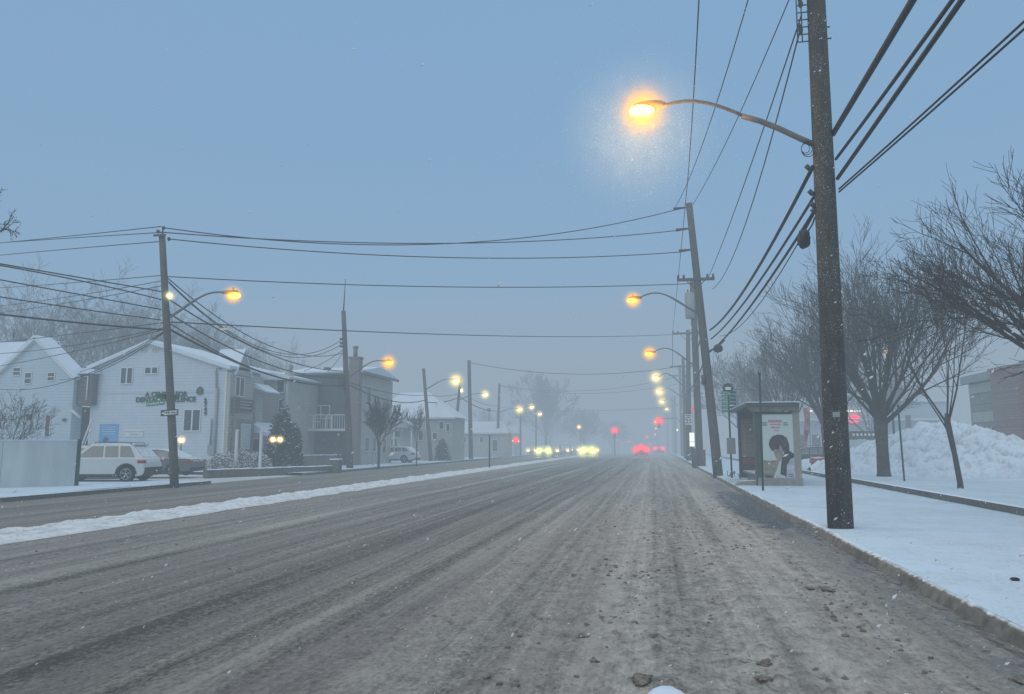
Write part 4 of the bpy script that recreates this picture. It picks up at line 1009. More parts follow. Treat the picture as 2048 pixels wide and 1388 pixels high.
# white distant houses
def far_house(name, label, Y, px0, px1, ey, rpx, ry, m, D=8, wins=(), porch=None, hip=0):
    a, b_ = P(px0, ey, Y), P(px1, ey, Y); r = P(rpx, ry, Y)
    t = thing(name, label, 'house', (a.x, Y, 0), 0)
    if hip:
        MB().box(a.x, b_.x, Y, Y+D, 0, a.z-.02).build('wall', M[m], t)
        e = .4; x0, x1, y0, y1, z = a.x-e, b_.x+e, Y-e, Y+D+e, a.z
        MB().add([(x0, y0, z), (x1, y0, z), (x1, y1, z), (x0, y1, z), (r.x-hip, (y0+y1)/2, r.z), (r.x+hip, (y0+y1)/2, r.z)], [(0, 1, 5, 4), (1, 2, 5), (2, 3, 4, 5), (3, 0, 4), (3, 2, 1, 0)]).build('roof', M['roofsnow'], t)
        MB().box(x0-.02, x1+.02, y0-.03, y0-.005, z-.14, z+.03).build('gutter', M['trim'], t)
    else:
        gable_walls(t, a.x, b_.x, Y, Y+D, a.z, r.z, m, xr=r.x); gable_roof(t, a.x, b_.x, Y, Y+D, a.z, r.z, xr=r.x, ov=.4)
    for w_ in wins: window(t, *wr(*w_, Y), Y, fr=.07)
    if porch:
        p0, p1, py_, pt = porch; a2, b2_ = P(p0, py_, Y-1.6), P(p1, py_, Y-1.6); c2 = P((p0+p1)/2, pt, Y-1.6)
        MB().prism([(a2.x, a2.z), (b2_.x, a2.z), (c2.x, c2.z)], Y-1.6, Y-.02).build('porch_gable', M[m], t)
        MB().prism([(a2.x-.15, a2.z+.01), (c2.x, c2.z+.01), (b2_.x+.15, a2.z+.01), (b2_.x+.15, a2.z+.15), (c2.x, c2.z+.18), (a2.x-.15, a2.z+.15)], Y-1.75, Y-.02).build('porch_roof', M['roofsnow'], t)
        for x in (a2.x+.15, b2_.x-.3): MB().box(x, x+.15, Y-1.55, Y-1.4, 0, a2.z).build('porch_post', M['trim'], t)
        MB().box(P((p0+p1)/2-5, 0, Y).x, P((p0+p1)/2+5, 0, Y).x, Y-.05, Y, .2, 2.3).build('door', M['dark'], t)
    return t
h3 = far_house('cream_house', 'pale hip-roofed house with entrance porch behind the short leaning pole', 74, 752, 905, 836, 815, 782, 'siding_cream', 5,
    ((764, 771, 850, 862), (893, 899, 848, 862), (866, 874, 866, 878), (806, 812, 846, 850), (834, 841, 844, 856), (852, 860, 844, 858), (784, 800, 862, 874), (838, 846, 862, 880), (879, 887, 844, 858)), (783, 827, 855, 842), hip=1.6)
far_house('far_house', 'low pale building with garage beyond the right-leaning pole', 96, 915, 1012, 866, 962, 842, 'siding_cream', 4, ((960, 966, 874, 884), (925, 932, 874, 884), (985, 995, 880, 902)), hip=2.5)
far_house('far_house', 'faint white house among the far trees on the left', 112, 1000, 1034, 866, 1015, 852, 'siding_pale', 4, ((1012, 1017, 872, 882),), hip=1)
for i, (px0, px1, ey, rp, ry, Y) in enumerate(((716, 760, 800, 735, 768, 82),)):
    far_house('far_house', 'faint gabled roof behind the grey shingled house', Y, px0, px1, ey, rp, ry, 'siding_pale', 8)

# fence wall at left
a = P(155, 0, G(155, 971).y); ya = G(155, 971).y; a0 = G(-140, 980)
t = thing('boundary_fence', 'tall smooth pale boundary fence with stains at the left edge', 'fence', (G(155, 971).x, ya, 0))
pa, pb = Vector((G(155, 971).x, ya, 0)), Vector((a0.x, a0.y, 0)); d = (pb-pa); L = d.length; ang = math.atan2(d.y, d.x)
Mx = Matrix.Translation(pa) @ Matrix.Rotation(ang, 4, 'Z')
zt = P(155, 881, ya).z
k = 0; x = 0.12
while x < L:
    x2 = min(L, x+2.4); MB().box(x+.006, x2-.006, -.06, .06, .05, zt-.02, M=Mx).build('panel', M['fence'], t); x = x2
MB().box(-.02, .10, -.08, .08, 0, zt+.05, M=Mx).build('end_post', M['green_metal'], t)
MB().box(.12, L, -.075, .075, zt-.018, zt+.02, M=Mx).build('coping', M['roofsnow'], t)

# low stone wall, posts, shrubs, lanterns
wa, wb = G(410, 951), G(666, 941)
def seg_wall(a, b, h, th, name, label, snow=True, m='stonewall'):
    t = thing(name, label, 'wall', a); d = b-a; L = d.length; ang = math.atan2(d.y, d.x)
    Mx = Matrix.Translation((a.x, a.y, 0)) @ Matrix.Rotation(ang, 4, 'Z')
    MB().box(0, L, -th/2, th/2, 0, h, M=Mx).build('masonry', M[m], t)
    mb = MB(); n = int(L/.3); vs = []; fs = []
    for i in range(n+1):
        x = L*i/n; zz = h+.05+.025*noise.noise(Vector((x*2, 0, h)))
        for yy, dz in ((-th/2-.02, -.04), (-th/2+.05, 0), (th/2-.05, 0), (th/2+.02, -.04)): vs.append((x, yy, zz+dz))
    for i in range(n):
        for j in range(3): fs.append((i*4+j, (i+1)*4+j, (i+1)*4+j+1, i*4+j+1))
    mb.add(vs, fs, True, Mx).build('snow_cap', M['roofsnow'], t); return t
seg_wall(wa, wb, .42, .35, 'stone_wall', 'long low dark stone wall with snow on top beside the left pavement')
seg_wall(G(556, 936)+Vector((0, 1.8, 0)), G(662, 933)+Vector((0, 1.5, 0)), .95, .35, 'stone_wall', 'short higher stone wall behind the long one, near the evergreen')
t = thing('gate_pillar', 'squat stone pillar at the right end of the low walls', 'pillar', wb)
MB().box(wb.x-.1, wb.x+.45, wb.y-.25, wb.y+.3, 0, .78).build('masonry', M['stonewall'], t, bevel=.03); MB().box(wb.x-.14, wb.x+.49, wb.y-.29, wb.y+.34, .785, .87).build('snow_cap', M['roofsnow'], t, bevel=.03)
for i, (px, pt, pb_) in enumerate(((471, 862, 932), (520, 864, 930))):
    b = Vector((P(px, pb_, 42.6).x, 42.6, .1)); z = P(px, pt, b.y).z
    t = thing('white_post', ['left', 'right'][i]+' plain white post rising from the snowy shrubs', 'post', b, 0, 'white posts')
    MB().box(b.x-.07, b.x+.07, b.y-.07, b.y+.07, 0, z).build('shaft', M['trim'], t, bevel=.01); MB().prism([(b.x-.1, z), (b.x+.1, z), (b.x, z+.1)], b.y-.1, b.y+.1).build('cap', M['trim'], t)
def bush(c, r, n, label, seed, m='snowbush', leaf=.09, cat='shrub', name='snowy_shrub', conic=0, group=None):
    rnd = random.Random(seed); t = thing(name, label, cat, (c[0], c[1], 0), 0, group); mb = MB()
    for i in range(n):
        th_ = rnd.random()*2*PI; ph = math.acos(rnd.random()); q = rnd.random()**.33
        k = (1-.75*conic*math.cos(ph)*q)*(1+(.5 if conic else .1)*noise.noise(Vector((math.cos(th_)*1.6, math.sin(th_)*1.6, ph*2.5+seed))))
        p = Vector((c[0]+math.cos(th_)*math.sin(ph)*r[0]*q*k, c[1]+math.sin(th_)*math.sin(ph)*r[1]*q*k, math.cos(ph)*r[2]*q*(1+(.32 if conic else .12)*noise.noise(Vector((th_*2, ph*3, seed))))+.05))
        a = Vector((rnd.gauss(0, 1), rnd.gauss(0, 1), rnd.gauss(0, .5))).normalized()*leaf*rnd.uniform(.6, 1.5); b = a.orthogonal().normalized()*leaf*rnd.uniform(.2, .45)
        b.rotate(Matrix.Rotation(rnd.random()*6, 3, a.normalized()))
        mb.add([p-a, p+b, p+a, p-b], [(0, 1, 2, 3)])
    mb.build('foliage', M[m], t)
    mb = MB(); 
    for k in range(7):
        th_ = k*.9; mb.tube([(c[0], c[1], -.05), (c[0]+math.cos(th_)*r[0]*.3, c[1]+math.sin(th_)*r[1]*.3, r[2]*.4), (c[0]+math.cos(th_)*r[0]*.5, c[1]+math.sin(th_)*r[1]*.5, r[2]*.8)], [.03, .02, .01], 4)
    mb.build('stem', M['twig'], t); return t
g = P(440, 930, 41.6); bush((g.x, g.y), (1.0, .8, 1.15), 4200, 'snow-dusted shrub mound left of the white posts', 1, leaf=.07)
g = P(511, 930, 43.2); bush((g.x, g.y), (1.15, .8, 1.25), 5000, 'snow-dusted shrub mound right of the white posts', 2, leaf=.07)
g = P(478, 930, 43.6); bush((g.x, g.y), (1.25, .7, 1.5), 4600, 'taller snow-dusted shrub between the two white posts', 3, leaf=.07)
g = P(567, 930, 45.2); bush((g.x+.45, g.y+.3), (.8, .8, 2.9), 3500, 'smaller dark evergreen close behind the right side of the bushy one', 14, 'evergreen', .13, 'evergreen', 'evergreen_shrub', conic=.1)
bush((g.x-.2, g.y), (1.1, 1.0, 3.9), 8000, 'dark bushy evergreen in front of the beige house', 4, 'evergreen', .13, 'evergreen', 'evergreen_shrub', conic=.15)
g = G(884, 921); bush((g.x, g.y), (.9, .9, 2.2), 1200, 'small dark evergreen between the leaning poles', 5, 'evergreen', .16, 'evergreen', 'evergreen_shrub', conic=.5)
def lantern(pxs, py, Y, label, base_y=None):
    q = P(sum(pxs)/len(pxs), py, Y); t = thing('lantern_post', label, 'lantern', (q.x, Y, 0))
    MB().tube([(q.x, Y, 0), (q.x, Y, q.z-.15)], .035, 8).build('post', M['iron'], t)
    for px in pxs:
        c = P(px, py, Y); l = MB().ball(c, .12, 10, 8).build('globe', E_WARM, t)
        MB().tube([(q.x, Y, q.z-.22), (c.x, Y, c.z-.12)], .02, 5).tube([c+Vector((0, 0, .1)), c+Vector((0, 0, .2))], [.1, .02], 8).build('bracket', M['iron'], t)
        glow(t, c, .42, 'warm')
lantern((363,), 880, 39.5, 'single glowing lantern right beside the corner pole')
lantern((546, 560), 879, 44.2, 'twin glowing lanterns in front of the dark evergreen')
q = P(600, 890, 46); t = thing('garden_ornament', 'small white garden ornament by the evergreen', 'ornament', (q.x, 46, 0))
MB().tube([(q.x, 46, 0), (q.x, 46, .9), (q.x, 46, 1.3), (q.x, 46, 1.7)], [.2, .13, .2, .06], 10).build('body', M['trim'], t)
MB().ball((q.x, 46, 1.8), .12, 10, 8).build('top', M['trim'], t)

# ------------------------------------------------------------------ cars
def car(name, label, loc, rz, L, Wd, Hh, paint, kind='suv', lights=None, group=None, glows=False):
    """x forward, y left; origin on the ground at centre"""
    t = thing(name, label, 'car', loc, rz, group); hw = Wd/2; r = .34 if kind == 'suv' else .31
    xf, xb = L/2, -L/2; wf, wb_ = L*.31, -L*(.325 if kind == 'suv' else .29); belt = Hh*.60 if kind == 'suv' else Hh*.64
    def arch(c): return [(c+math.cos(a)*(r+.07), r+math.sin(a)*(r+.07)) for a in [PI*k/8 for k in range(0, 9)]]
    low = .24
    rear_top = belt+.02
    out = [(xf-.05, low+.05), (xf, .5), (xf-.04, belt-.22), (xf-.25, belt-.10), (L*.20, belt+.02), (L*.1, belt+.03), (-L*.3, belt+.05), (xb+.12, rear_top), (xb+.02, belt-.15), (xb, .48), (xb+.08, low+.05)]
    bot = [(wb_-r-.07, low)]+[p for p in reversed(arch(wb_))]+[(wb_+r+.07, low), (wf-r-.07, low)]+[p for p in reversed(arch(wf))]+[(wf+r+.07, low)]
    poly = out+bot
    # centre slab full outline; sides pulled in slightly at the bottom and top by layered slabs
    n = len(poly); vs = []; fs = []
    cx, cz = 0, belt*.6
    prof = [(-hw, .985), (-hw+.05, 1.0), (hw-.05, 1.0), (hw, .985)]
    for yy, k in prof: vs += [(u*k if abs(u) > L*.4 else u, yy, cz+(w_-cz)*(k if w_ > cz else 1)) for u, w_ in poly]
    for j in range(3):
        for i in range(n): fs.append((j*n+i, j*n+(i+1) % n, (j+1)*n+(i+1) % n, (j+1)*n+i))
    fs += [tuple(range(n-1, -1, -1)), tuple(range(3*n, 4*n))]
    MB().add(vs, fs).build('body', M[paint], t, world=False, bevel=.035)
    # cabin
    if kind == 'suv': cab = [(L*.22, belt), (L*.05, Hh-.05), (-L*.10, Hh), (-L*.26, Hh-.04), (-L*.36, Hh-.12), (-L*.47, belt)]
    elif kind == 'hatch': cab = [(L*.24, belt), (L*.06, Hh-.04), (-L*.12, Hh), (-L*.34, Hh-.08), (-L*.46, belt)]
    else: cab = [(L*.22, belt), (L*.04, Hh-.03), (-L*.08, Hh), (-L*.20, Hh-.06), (-L*.40, belt)]
    def shell(poly, inset_b, inset_t, zb, zt_, g=0):
        vs = []
        for sg in (-1, 1):
            for u, w_ in poly:
                q = (w_-zb)/(zt_-zb); vs.append((u, sg*(hw-inset_b-(inset_t-inset_b)*q+g), w_))
        n = len(poly); fs = [tuple(range(n)), tuple(range(2*n-1, n-1, -1))]+[(i, i+n, (i+1) % n+n, (i+1) % n) for i in range(n)]
        return vs, fs
    v_, f_ = shell(cab, .06, .2, belt, Hh); MB().add(v_, f_).build('cabin', M[paint], t, world=False, bevel=.03)
    def side_win(u0, u1, ub0, ub1, nm='side_window'):
        for sg in (-1, 1):
            zb, zt_ = belt+.06, Hh-.13
            def pt(u, z, g): q = (z-belt)/(Hh-belt); return (u, sg*(hw-.06-.14*q+g), z)
            vs = [pt(ub0, zb, .012), pt(ub1, zb, .012), pt(u1, zt_, .012), pt(u0, zt_, .012), pt(ub0, zb, -.03), pt(ub1, zb, -.03), pt(u1, zt_, -.03), pt(u0, zt_, -.03)]
            MB().add(vs, [(0, 1, 2, 3), (7, 6, 5, 4), (0, 4, 5, 1), (1, 5, 6, 2), (2, 6, 7, 3), (3, 7, 4, 0)]).build(nm, M['carglass'], t, world=False)
    e = cab[-1][0]; rt = cab[-2][0]
    side_win(L*.03, -L*.08, L*.16, -L*.085); side_win(-L*.10, -L*.22, -L*.105, -L*.235)
    if kind != 'sedan': side_win(-L*.24, rt+.12, -L*.255, e+.32)
    # windscreen and rear screen
    for nm, (ua, za), (ub, zb) in (('windscreen', cab[0], cab[1]), ('rear_window', cab[-1], cab[-2])):
        sg = 1 if nm == 'windscreen' else -1
        dz = Vector((ub-ua, zb-za)); nn = Vector((-dz.y, dz.x)).normalized()*(-sg if True else 1)
        if nn.x*sg < 0: nn = -nn
        def pt(q, y, g): return (ua+dz.x*q+nn.x*g, y, za+dz.y*q+nn.y*g)
        vs = [pt(.1, -hw+.2, .012), pt(.1, hw-.2, .012), pt(.88, hw-.3, .012), pt(.88, -hw+.3, .012), pt(.1, -hw+.2, -.03), pt(.1, hw-.2, -.03), pt(.88, hw-.3, -.03), pt(.88, -hw+.3, -.03)]
        MB().add(vs, [(0, 1, 2, 3), (7, 6, 5, 4), (0, 4, 5, 1), (1, 5, 6, 2), (2, 6, 7, 3), (3, 7, 4, 0)]).build(nm, M['carglass'], t, world=False)
    # lower cladding, bumpers
    MB().box(xb-.02, xb+.35, -hw+.08, hw-.08, .26, .46).build('bumper', M['plastic'], t, world=False, bevel=.03)
    MB().box(xf-.3, xf+.02, -hw+.08, hw-.08, .26, .46).build('bumper', M['plastic'], t, world=False, bevel=.03)
    MB().box(wb_+r+.1, wf-r-.1, -hw-.012, hw+.012, .20, .34).build('sill', M['plastic'], t, world=False)
    MB().box(wb_-.45, wf+.45, -hw+.22, hw-.22, .2, .7).build('underbody', M['plastic'], t, world=False)
    for x in (wf, wb_):
        for sg in (-1, 1):
            w_ = MB().tube([(x, sg*(hw-.24), r), (x, sg*(hw-.22), r), (x, sg*(hw-.03), r), (x, sg*(hw-.01), r)], [r*.93, r, r, r*.93], 24).build('wheel', M['tyre'], t, world=False)
            mb = MB().tube([(x, sg*(hw-.02), r), (x, sg*(hw+.0), r)], [r*.2, r*.16], 12)
            for k in range(5):
                a = 2*PI*k/5+.3
                for o_ in (-.12, .12):
                    mb.tube([(x+math.cos(a)*r*.12, sg*(hw-.005), r+math.sin(a)*r*.12), (x+math.cos(a+o_)*r*.64, sg*(hw-.005), r+math.sin(a+o_)*r*.64)], .016, 5)
            rg = [(x+math.cos(2*PI*k/24)*r*.66, sg*(hw-.008), r+math.sin(2*PI*k/24)*r*.66) for k in range(25)]
            mb.tube(rg, .018, 6, cap=False)
            mb.build('rim', M['rim'], w_, world=False)
    for sg in (-1, 1):
        tl = MB().box(xb-.012, xb+.32, sg*hw*.93-.09, sg*hw*.93+.085, belt-.20, belt-.06).build('tail_light', (E_TAIL if lights == 'tail' else M['tail']), t, world=False, bevel=.03)
        hl = MB().ball((xf-.04, sg*hw*.72, belt-.27), (.10, .18, .10), 10, 7).build('headlight', (E_HEAD if lights == 'head' else M['galv']), t, world=False)
        MB().box(L*.16, L*.21, sg*(hw+.02)-.07, sg*(hw+.02)+.07, belt-.02, belt+.14).build('mirror', M[paint], t, world=False, bevel=.02)
    if kind == 'suv':
        for x in (wf, wb_):
            for sg in (-1, 1): MB().tube([(x+math.cos(PI*k/12)*(r+.09), sg*(hw+.0), r+math.sin(PI*k/12)*(r+.09)) for k in range(13)], .035, 6).build('wheel_arch', M['plastic'], t, world=False)
        MB().box(xb-.03, xb+.2, -hw+.05, hw-.05, .42, .62).build('rear_cladding', M['plastic'], t, world=False, bevel=.03)
        for sg in (-1, 1): MB().tube([(L*.02, sg*(hw-.24), Hh+.0), (L*.0, sg*(hw-.24), Hh+.05), (-L*.32, sg*(hw-.24), Hh+.02), (-L*.34, sg*(hw-.24), Hh-.04)], .018, 6).build('roof_rail', M['iron'], t, world=False)
        MB().box(-L*.375, -L*.33, -hw+.25, hw-.25, Hh-.10, Hh-.02).build('spoiler', M[paint], t, world=False, bevel=.015)
    return t
g = G(255, 965)
car('parked_car', 'white snow-dusted SUV parked behind the fence end', (-23.95, 29.55, .12), math.radians(193), 4.4, 1.85, 1.66, 'car_white', 'suv')
car('parked_car', 'dark grey sedan under snow parked right behind the corner pole', (-25.8, 35.6, .10), math.radians(190), 4.7, 1.8, 1.40, 'car_grey', 'sedan')
car('parked_car', 'white car mostly hidden behind the fence and the white SUV', (-29.0, 34.2, .12), math.radians(186), 4.6, 1.8, 1.55, 'car_white', 'suv')
q = P(785, 918, 64); car('parked_car', 'snow-covered white car parked in front of the far pale house', (q.x, 64, .15), math.radians(180), 4.6, 1.8, 1.45, 'car_white', 'hatch')
q = P(1640, 920, 62); car('parked_car', 'dark snow-topped car in the lot right of the bus shelter', (q.x, 62, .1), math.radians(10), 4.5, 1.8, 1.5, 'car_dark', 'suv')
# moving cars far away
def far_car(px, Y, rz, paint, lights, label, R, gk, kind='suv', x=None):
    q = P(px, 900, Y); t = car('moving_car', label, (q.x, Y, gz(Y)+.02), rz, 4.5, 1.85, 1.65, paint, kind, lights)
    return t, q
t_, q = far_car(1283, 118, PI/2, 'car_red', 'tail', 'car with glowing red tail lights driving away', 1, 'red')
for dx in (-.72, 0, .72):
    g0 = glow(t_, t_.location+Vector((0, 0, 0)), 1.35 if dx else .9, 'red'); g0.location = (-2.4, dx, 1.0 if dx else 1.45)
MB().box(-2.12, -1.9, -.35, .35, 1.42, 1.47).build('brake_light', E_TAIL, t_, world=False)
t_, q = far_car(1318, 150, PI/2, 'car_dark', 'tail', 'farther car with red tail lights, right of the nearer one', 1, 'red')
for dx in (-.72, .72): g0 = glow(t_, t_.location, 1.2, 'red'); g0.location = (-2.4, dx, 1.0)
for px, Y, label, R in ((1178, 112, 'oncoming car with the brightest yellow headlights', 1.9), (1092, 108, 'oncoming car with two yellow headlights, farther left', 1.5), (1068, 130, 'small oncoming car leftmost in the row of headlights', .9), (1190, 140, 'small oncoming car just right of the brightest headlights', .9), (1152, 150, 'faint oncoming car just left of the brightest headlights', .9), (1131, 135, 'dim oncoming car between the two bright ones', .8), (1110, 124, 'oncoming car partly behind the left one', .8)):
    t_, q = far_car(px, Y, -PI/2, 'car_dark', 'head', label, R, 'head')
    for dx in (-.66, .66): g0 = glow(t_, t_.location, R, 'head' if R > 1.2 else 'pale'); g0.location = (2.3, dx, .78)

# ------------------------------------------------------------------ traffic signals
def signal(px, py, Y, label, ground=True, R=1.0, base_px=None, size=.55):
    q = P(px, py, Y); t = thing('traffic_signal', label, 'traffic light', (q.x, Y, gz(Y)), 0, 'red traffic signals in the haze')
    MB().box(q.x-.2, q.x+.2, Y, Y+.3, q.z-.95, q.z+.28).build('housing', M['iron'], t, bevel=.03)
    l = MB().tube([(q.x, Y-.03, q.z), (q.x, Y+.01, q.z)], .22 if size > .5 else .15, 16).build('lens', E_RED, t)
    for k in (1, 2): MB().tube([(q.x, Y-.02, q.z-.34*k), (q.x, Y+.01, q.z-.34*k)], .13, 12).build('unlit_lens', M['dark'], t)
    if ground: MB().tube([(q.x, Y+.15, gz(Y)), (q.x, Y+.15, q.z-.9)], .09, 8).build('post', M['iron'], t)
    else:
        xp = 3.9; MB().tube([(xp, Y+.15, gz(Y)), (xp, Y+.15, q.z-.4), (xp-.6, Y+.15, q.z+.4), (q.x, Y+.15, q.z+.35), (q.x, Y+.15, q.z+.2)], [.12, .1, .08, .06, .05], 8).build('mast_arm', M['iron'], t)
    glow(t, (q.x, Y-.05, q.z), R, 'red')
signal(1229, 861, 118, 'red signal on a post in the middle of the avenue', True, 1.3)
signal(1318, 842, 112, 'largest red signal hanging over the right lanes', False, 1.35)
signal(1294, 874, 190, 'small red signal below and left of the hanging one', True, 1.3, size=.4)
signal(1236, 880, 185, 'small red signal just right of the median signal post', True, 1.3, size=.4)
signal(1258, 883, 205, 'faintest red signal near the road end', True, 1.1, size=.4)
signal(1300, 888, 215, 'lowest tiny red signal above the tail lights', True, 1.0, size=.4)
q = P(1385, 818, 70); t = thing('warning_light', 'small pink-red lit sign peeking out beside the transformer pole', 'sign', (q.x, 70, 0))
MB().tube([(q.x, 70, 0), (q.x, 70, q.z-.2)], .04, 6).build('post', M['galv'], t); MB().tube([(q.x, 69.9, q.z), (q.x, 69.95, q.z)], .16, 12).build('lens', emit('pink sign', (1, .12, .22), .9), t)
for i, (px, py, Y, kd, r) in enumerate(((1158, 854, 118, 'warm', .8), (1372, 822, 95, 'pale', .7), (1311, 844, 170, 'pale', 1.2), (1354, 860, 150, 'white', .6), (1310, 869, 200, 'pale', .8), (1216, 875, 190, 'pale', .8), (1224, 877, 200, 'pale', .7), (1312, 857, 185, 'pale', .8))):
    q = P(px, py, Y); t = thing('distant_lamp', ['small amber lamp on a thin post above the oncoming headlights', 'small yellow lamp above the speed limit sign', 'yellow lamp beside the hanging red signal', 'tiny greenish white lamp at the right row foot', 'tiny lamp below the hanging red signal', 'tiny white lamp left of the median signal', 'second tiny white lamp left of the median signal', 'tiny lamp between the hanging signal and the small red one'][i], 'lamp', (q.x, Y, 0), 0, 'distant lamps in the haze')
    MB().ball(q, .16, 8, 6).build('lens', E_PALE, t); MB().tube([(q.x+.25, Y+.1, gz(Y)), (q.x+.25, Y+.1, q.z-.3), (q.x, Y, q.z)], .06, 6).build('post', M['iron'], t)
    glow(t, q, r, kd)
q = P(1032, 880, 96); t = thing('warning_light', 'cluster of small orange-red roadside lights near the far left poles', 'light', (q.x, 96, 0))
for dx, dz in ((0, .1), (-.4, -.1), (.35, -.15)): MB().ball(q+Vector((dx, 0, dz)), .07, 8, 6).build('lens', emit('orange lens', (1, .25, .08), 8), t)
MB().tube([(q.x, 96, 0), (q.x, 96, q.z)], .04, 6).tube([q+Vector((-.4, 0, -.1)), q+Vector((.35, 0, -.15))], .03, 5).build('post', M['iron'], t); glow(t, q, .8, 'red')

# ------------------------------------------------------------------ right side street furniture
# plain green pole
b = G(1526, 981); q = P(1519, 748, b.y)
t = thing('sign_post', 'thin dark green post without a sign in front of the bus shelter', 'post', b)
MB().tube([b-Vector((0, 0, .1)), q], .036, 8).build('shaft', M['green_metal'], t); MB().tube([q, q+Vector((0, 0, .05))], .05, 8).build('cap', M['green_metal'], t)
# bus stop post
b = G(1464, 956); q = P(1456, 770, b.y)
t = thing('bus_stop_sign', 'bus stop post with round top sign and stacked green route plates', 'bus stop', b)
MB().tube([b-Vector((0, 0, .1)), P(1457, 800, b.y), q], [.045, .04, .03], 8).build('post', M['green_metal'], t)
c = P(1456, 777, b.y); ds = MB().tube([c+Vector((0, -.06, 0)), c+Vector((0, -.04, 0))], .25, 20).build('round_sign', M['green_metal'], t)
MB().box(c.x-.13, c.x+.13, c.y-.07, c.y-.062, c.z-.07, c.z+.07).build('bus_symbol', M['signwhite'], ds)
for k in range(6):
    zc = P(0, 803+k*6.2, b.y).z; xc = P(1458, 810, b.y).x
    pl = MB().box(xc-.33, xc+.33, b.y-.075, b.y-.055, zc-.06, zc+.06).build('route_plate', mat('route green %d' % k, (.025, .10+.03*(k % 2), .075), .5, .1, 4), t)
    MB().box(xc-.29, xc-.05, b.y-.080, b.y-.077, zc-.03, zc+.03).build('route_number', mat('route print %d' % k, (.20, .40, .32), .5, .1, 4), pl)
c = P(1462, 892, b.y); MB().box(c.x-.2, c.x+.2, b.y-.09, b.y-.06, c.z-.38, c.z+.38).build('timetable_box', M['galv'], t)
c = P(1470, 838, b.y)
# speed sign on pole 4 and lit white panel
c = P(1377, 839, P4Y-.4); t = thing('speed_limit_sign', 'white SPEED LIMIT 25 sign on the fourth right pole', 'sign', c)
MB().box(c.x-.33, c.x+.33, c.y, c.y+.02, c.z-.52, c.z+.52).build('plate', M['signwhite'], t)
text_obj('lettering', 'SPEED', .2, M['signblack'], t, (c.x, c.y-.012, c.z+.38), ext=.001, bold=.006); text_obj('lettering', 'LIMIT', .2, M['signblack'], t, (c.x, c.y-.012, c.z+.18), ext=.001, bold=.006)
text_obj('lettering', '25', .62, M['signblack'], t, (c.x, c.y-.012, c.z-.20), ext=.001, bold=.012)
c = P(1384, 879, 60); t = thing('lit_panel', 'bright white illuminated panel beside the transformer pole', 'sign', (c.x, 60, .15))
MB().box(c.x-.2, c.x+.2, 60, 60.12, c.z-.55, c.z+.55).build('casing', M['galv'], t, bevel=.02)
MB().box(c.x-.18, c.x+.18, 59.985, 59.995, c.z-.16, c.z+.52).box(c.x-.18, c.x+.18, 59.985, 59.995, c.z-.53, c.z-.2).build('screen', E_WHITE, t)
MB().tube([(c.x, 60.06, 0), (c.x, 60.06, c.z-.5)], .07, 8).build('post', M['iron'], t)
# bus shelter
SY0 = G(1595, 972).y; SY1 = 36.5
sx0, sx1 = P(1513, 950, SY0).x, P(1604, 950, SY0).x
zr = P(1550, 806, SY0).z
t = thing('bus_shelter', 'metal and glass bus shelter with lit poster end panel', 'bus shelter', (sx0, SY0, .15)); BS = t
DKG = mat('shelter dark frame', (.07, .085, .08), .5, .2, 6); TAN = mat('shelter tan metal', (.27, .26, .22), .5, .2, 5)
MB().prism([(sx0-.28, zr-.12), (sx1, zr-.14), (sx1, zr-.02), (sx0-.28, zr+.01)], SY0-.15, SY1+.2).build('roof', DKG, t)
MB().box(sx0-.3, sx1+.02, SY0-.18, SY1+.2, zr+.012, zr+.05).build('roof_snow', M['roofsnow'], t)
MB().prism([(sx0-.28, zr-.13), (sx1, zr-.15), (sx1, zr-.32), (sx0-.1, zr-.34)], SY0-.12, SY0-.02).build('fascia', mat('fascia', (.13, .12, .11), .6, .4, 3), t)
z0_, z1_ = P(0, 954, SY0).z, P(0, 840, SY0).z
# end box facing the traffic
MB().box(sx0, sx0+.1, SY0, SY0+.35, .15, zr-.34).build('post', DKG, t); MB().box(sx1-.25, sx1, SY0-.02, SY0+.35, .15, zr-.15).build('post', TAN, t)
MB().box(sx0+.1, sx1-.25, SY0+.03, SY0+.3, .45, zr-.34).build('end_panel', DKG, t)
MB().box(sx0+.05, sx1+.03, SY0-.05, SY0+.4, .12, .45).build('base', M['concrete'], t)
# bench/base running back and platform kerb
MB().box(sx0+.1, sx1-.3, SY0+.5, SY1-.5, .48, .56).box(sx0+.3, sx0+.4, SY0+.6, SY1-.6, .15, .48).build('bench', M['concrete'], t)
gx, gy = G(1428, 962)[0], G(1428, 962)[1]
MB().prism([(gx+.55, .13), (sx0+.02, .13), (sx0+.02, .34), (gx+.75, .30)], SY0+.1, SY0+.7).build('footing', M['concrete'], t)
# rear glass and far end panel
MB().box(sx1-.06, sx1-.03, SY0+.36, SY1-.2, .45, zr-.4).build('rear_glass', mat('hazy shelter glass', (.20, .24, .25), .15, .2, 2, spec=.5), t)
for yy in (SY0+1.7, SY0+3.4, SY1-.2): MB().box(sx1-.1, sx1-.01, yy, yy+.07, .15, zr-.15).build('post', DKG, t)
MB().box(sx0-.02, sx0+.04, SY1-.1, SY1-.02, .15, zr-.15).build('post', DKG, t)
fx0, fx1 = P(1478, 900, SY1).x, P(1515, 900, SY1).x
fz1, fz0 = P(0, 828, SY1).z, P(0, 944, SY1).z
fp = MB().box(fx0, fx1+.9, SY1, SY1+.2, fz0, fz1).build('far_panel', mat('far panel brown', (.085, .075, .07), .6, .3, 3), t)
mb = MB(); 
mb.box(fx0+.12, fx1, SY1-.012, SY1-.004, fz0+.95, fz1-.55); mb.build('far_poster', mat('tan poster', (.22, .19, .17), .6, .15, 3), fp)
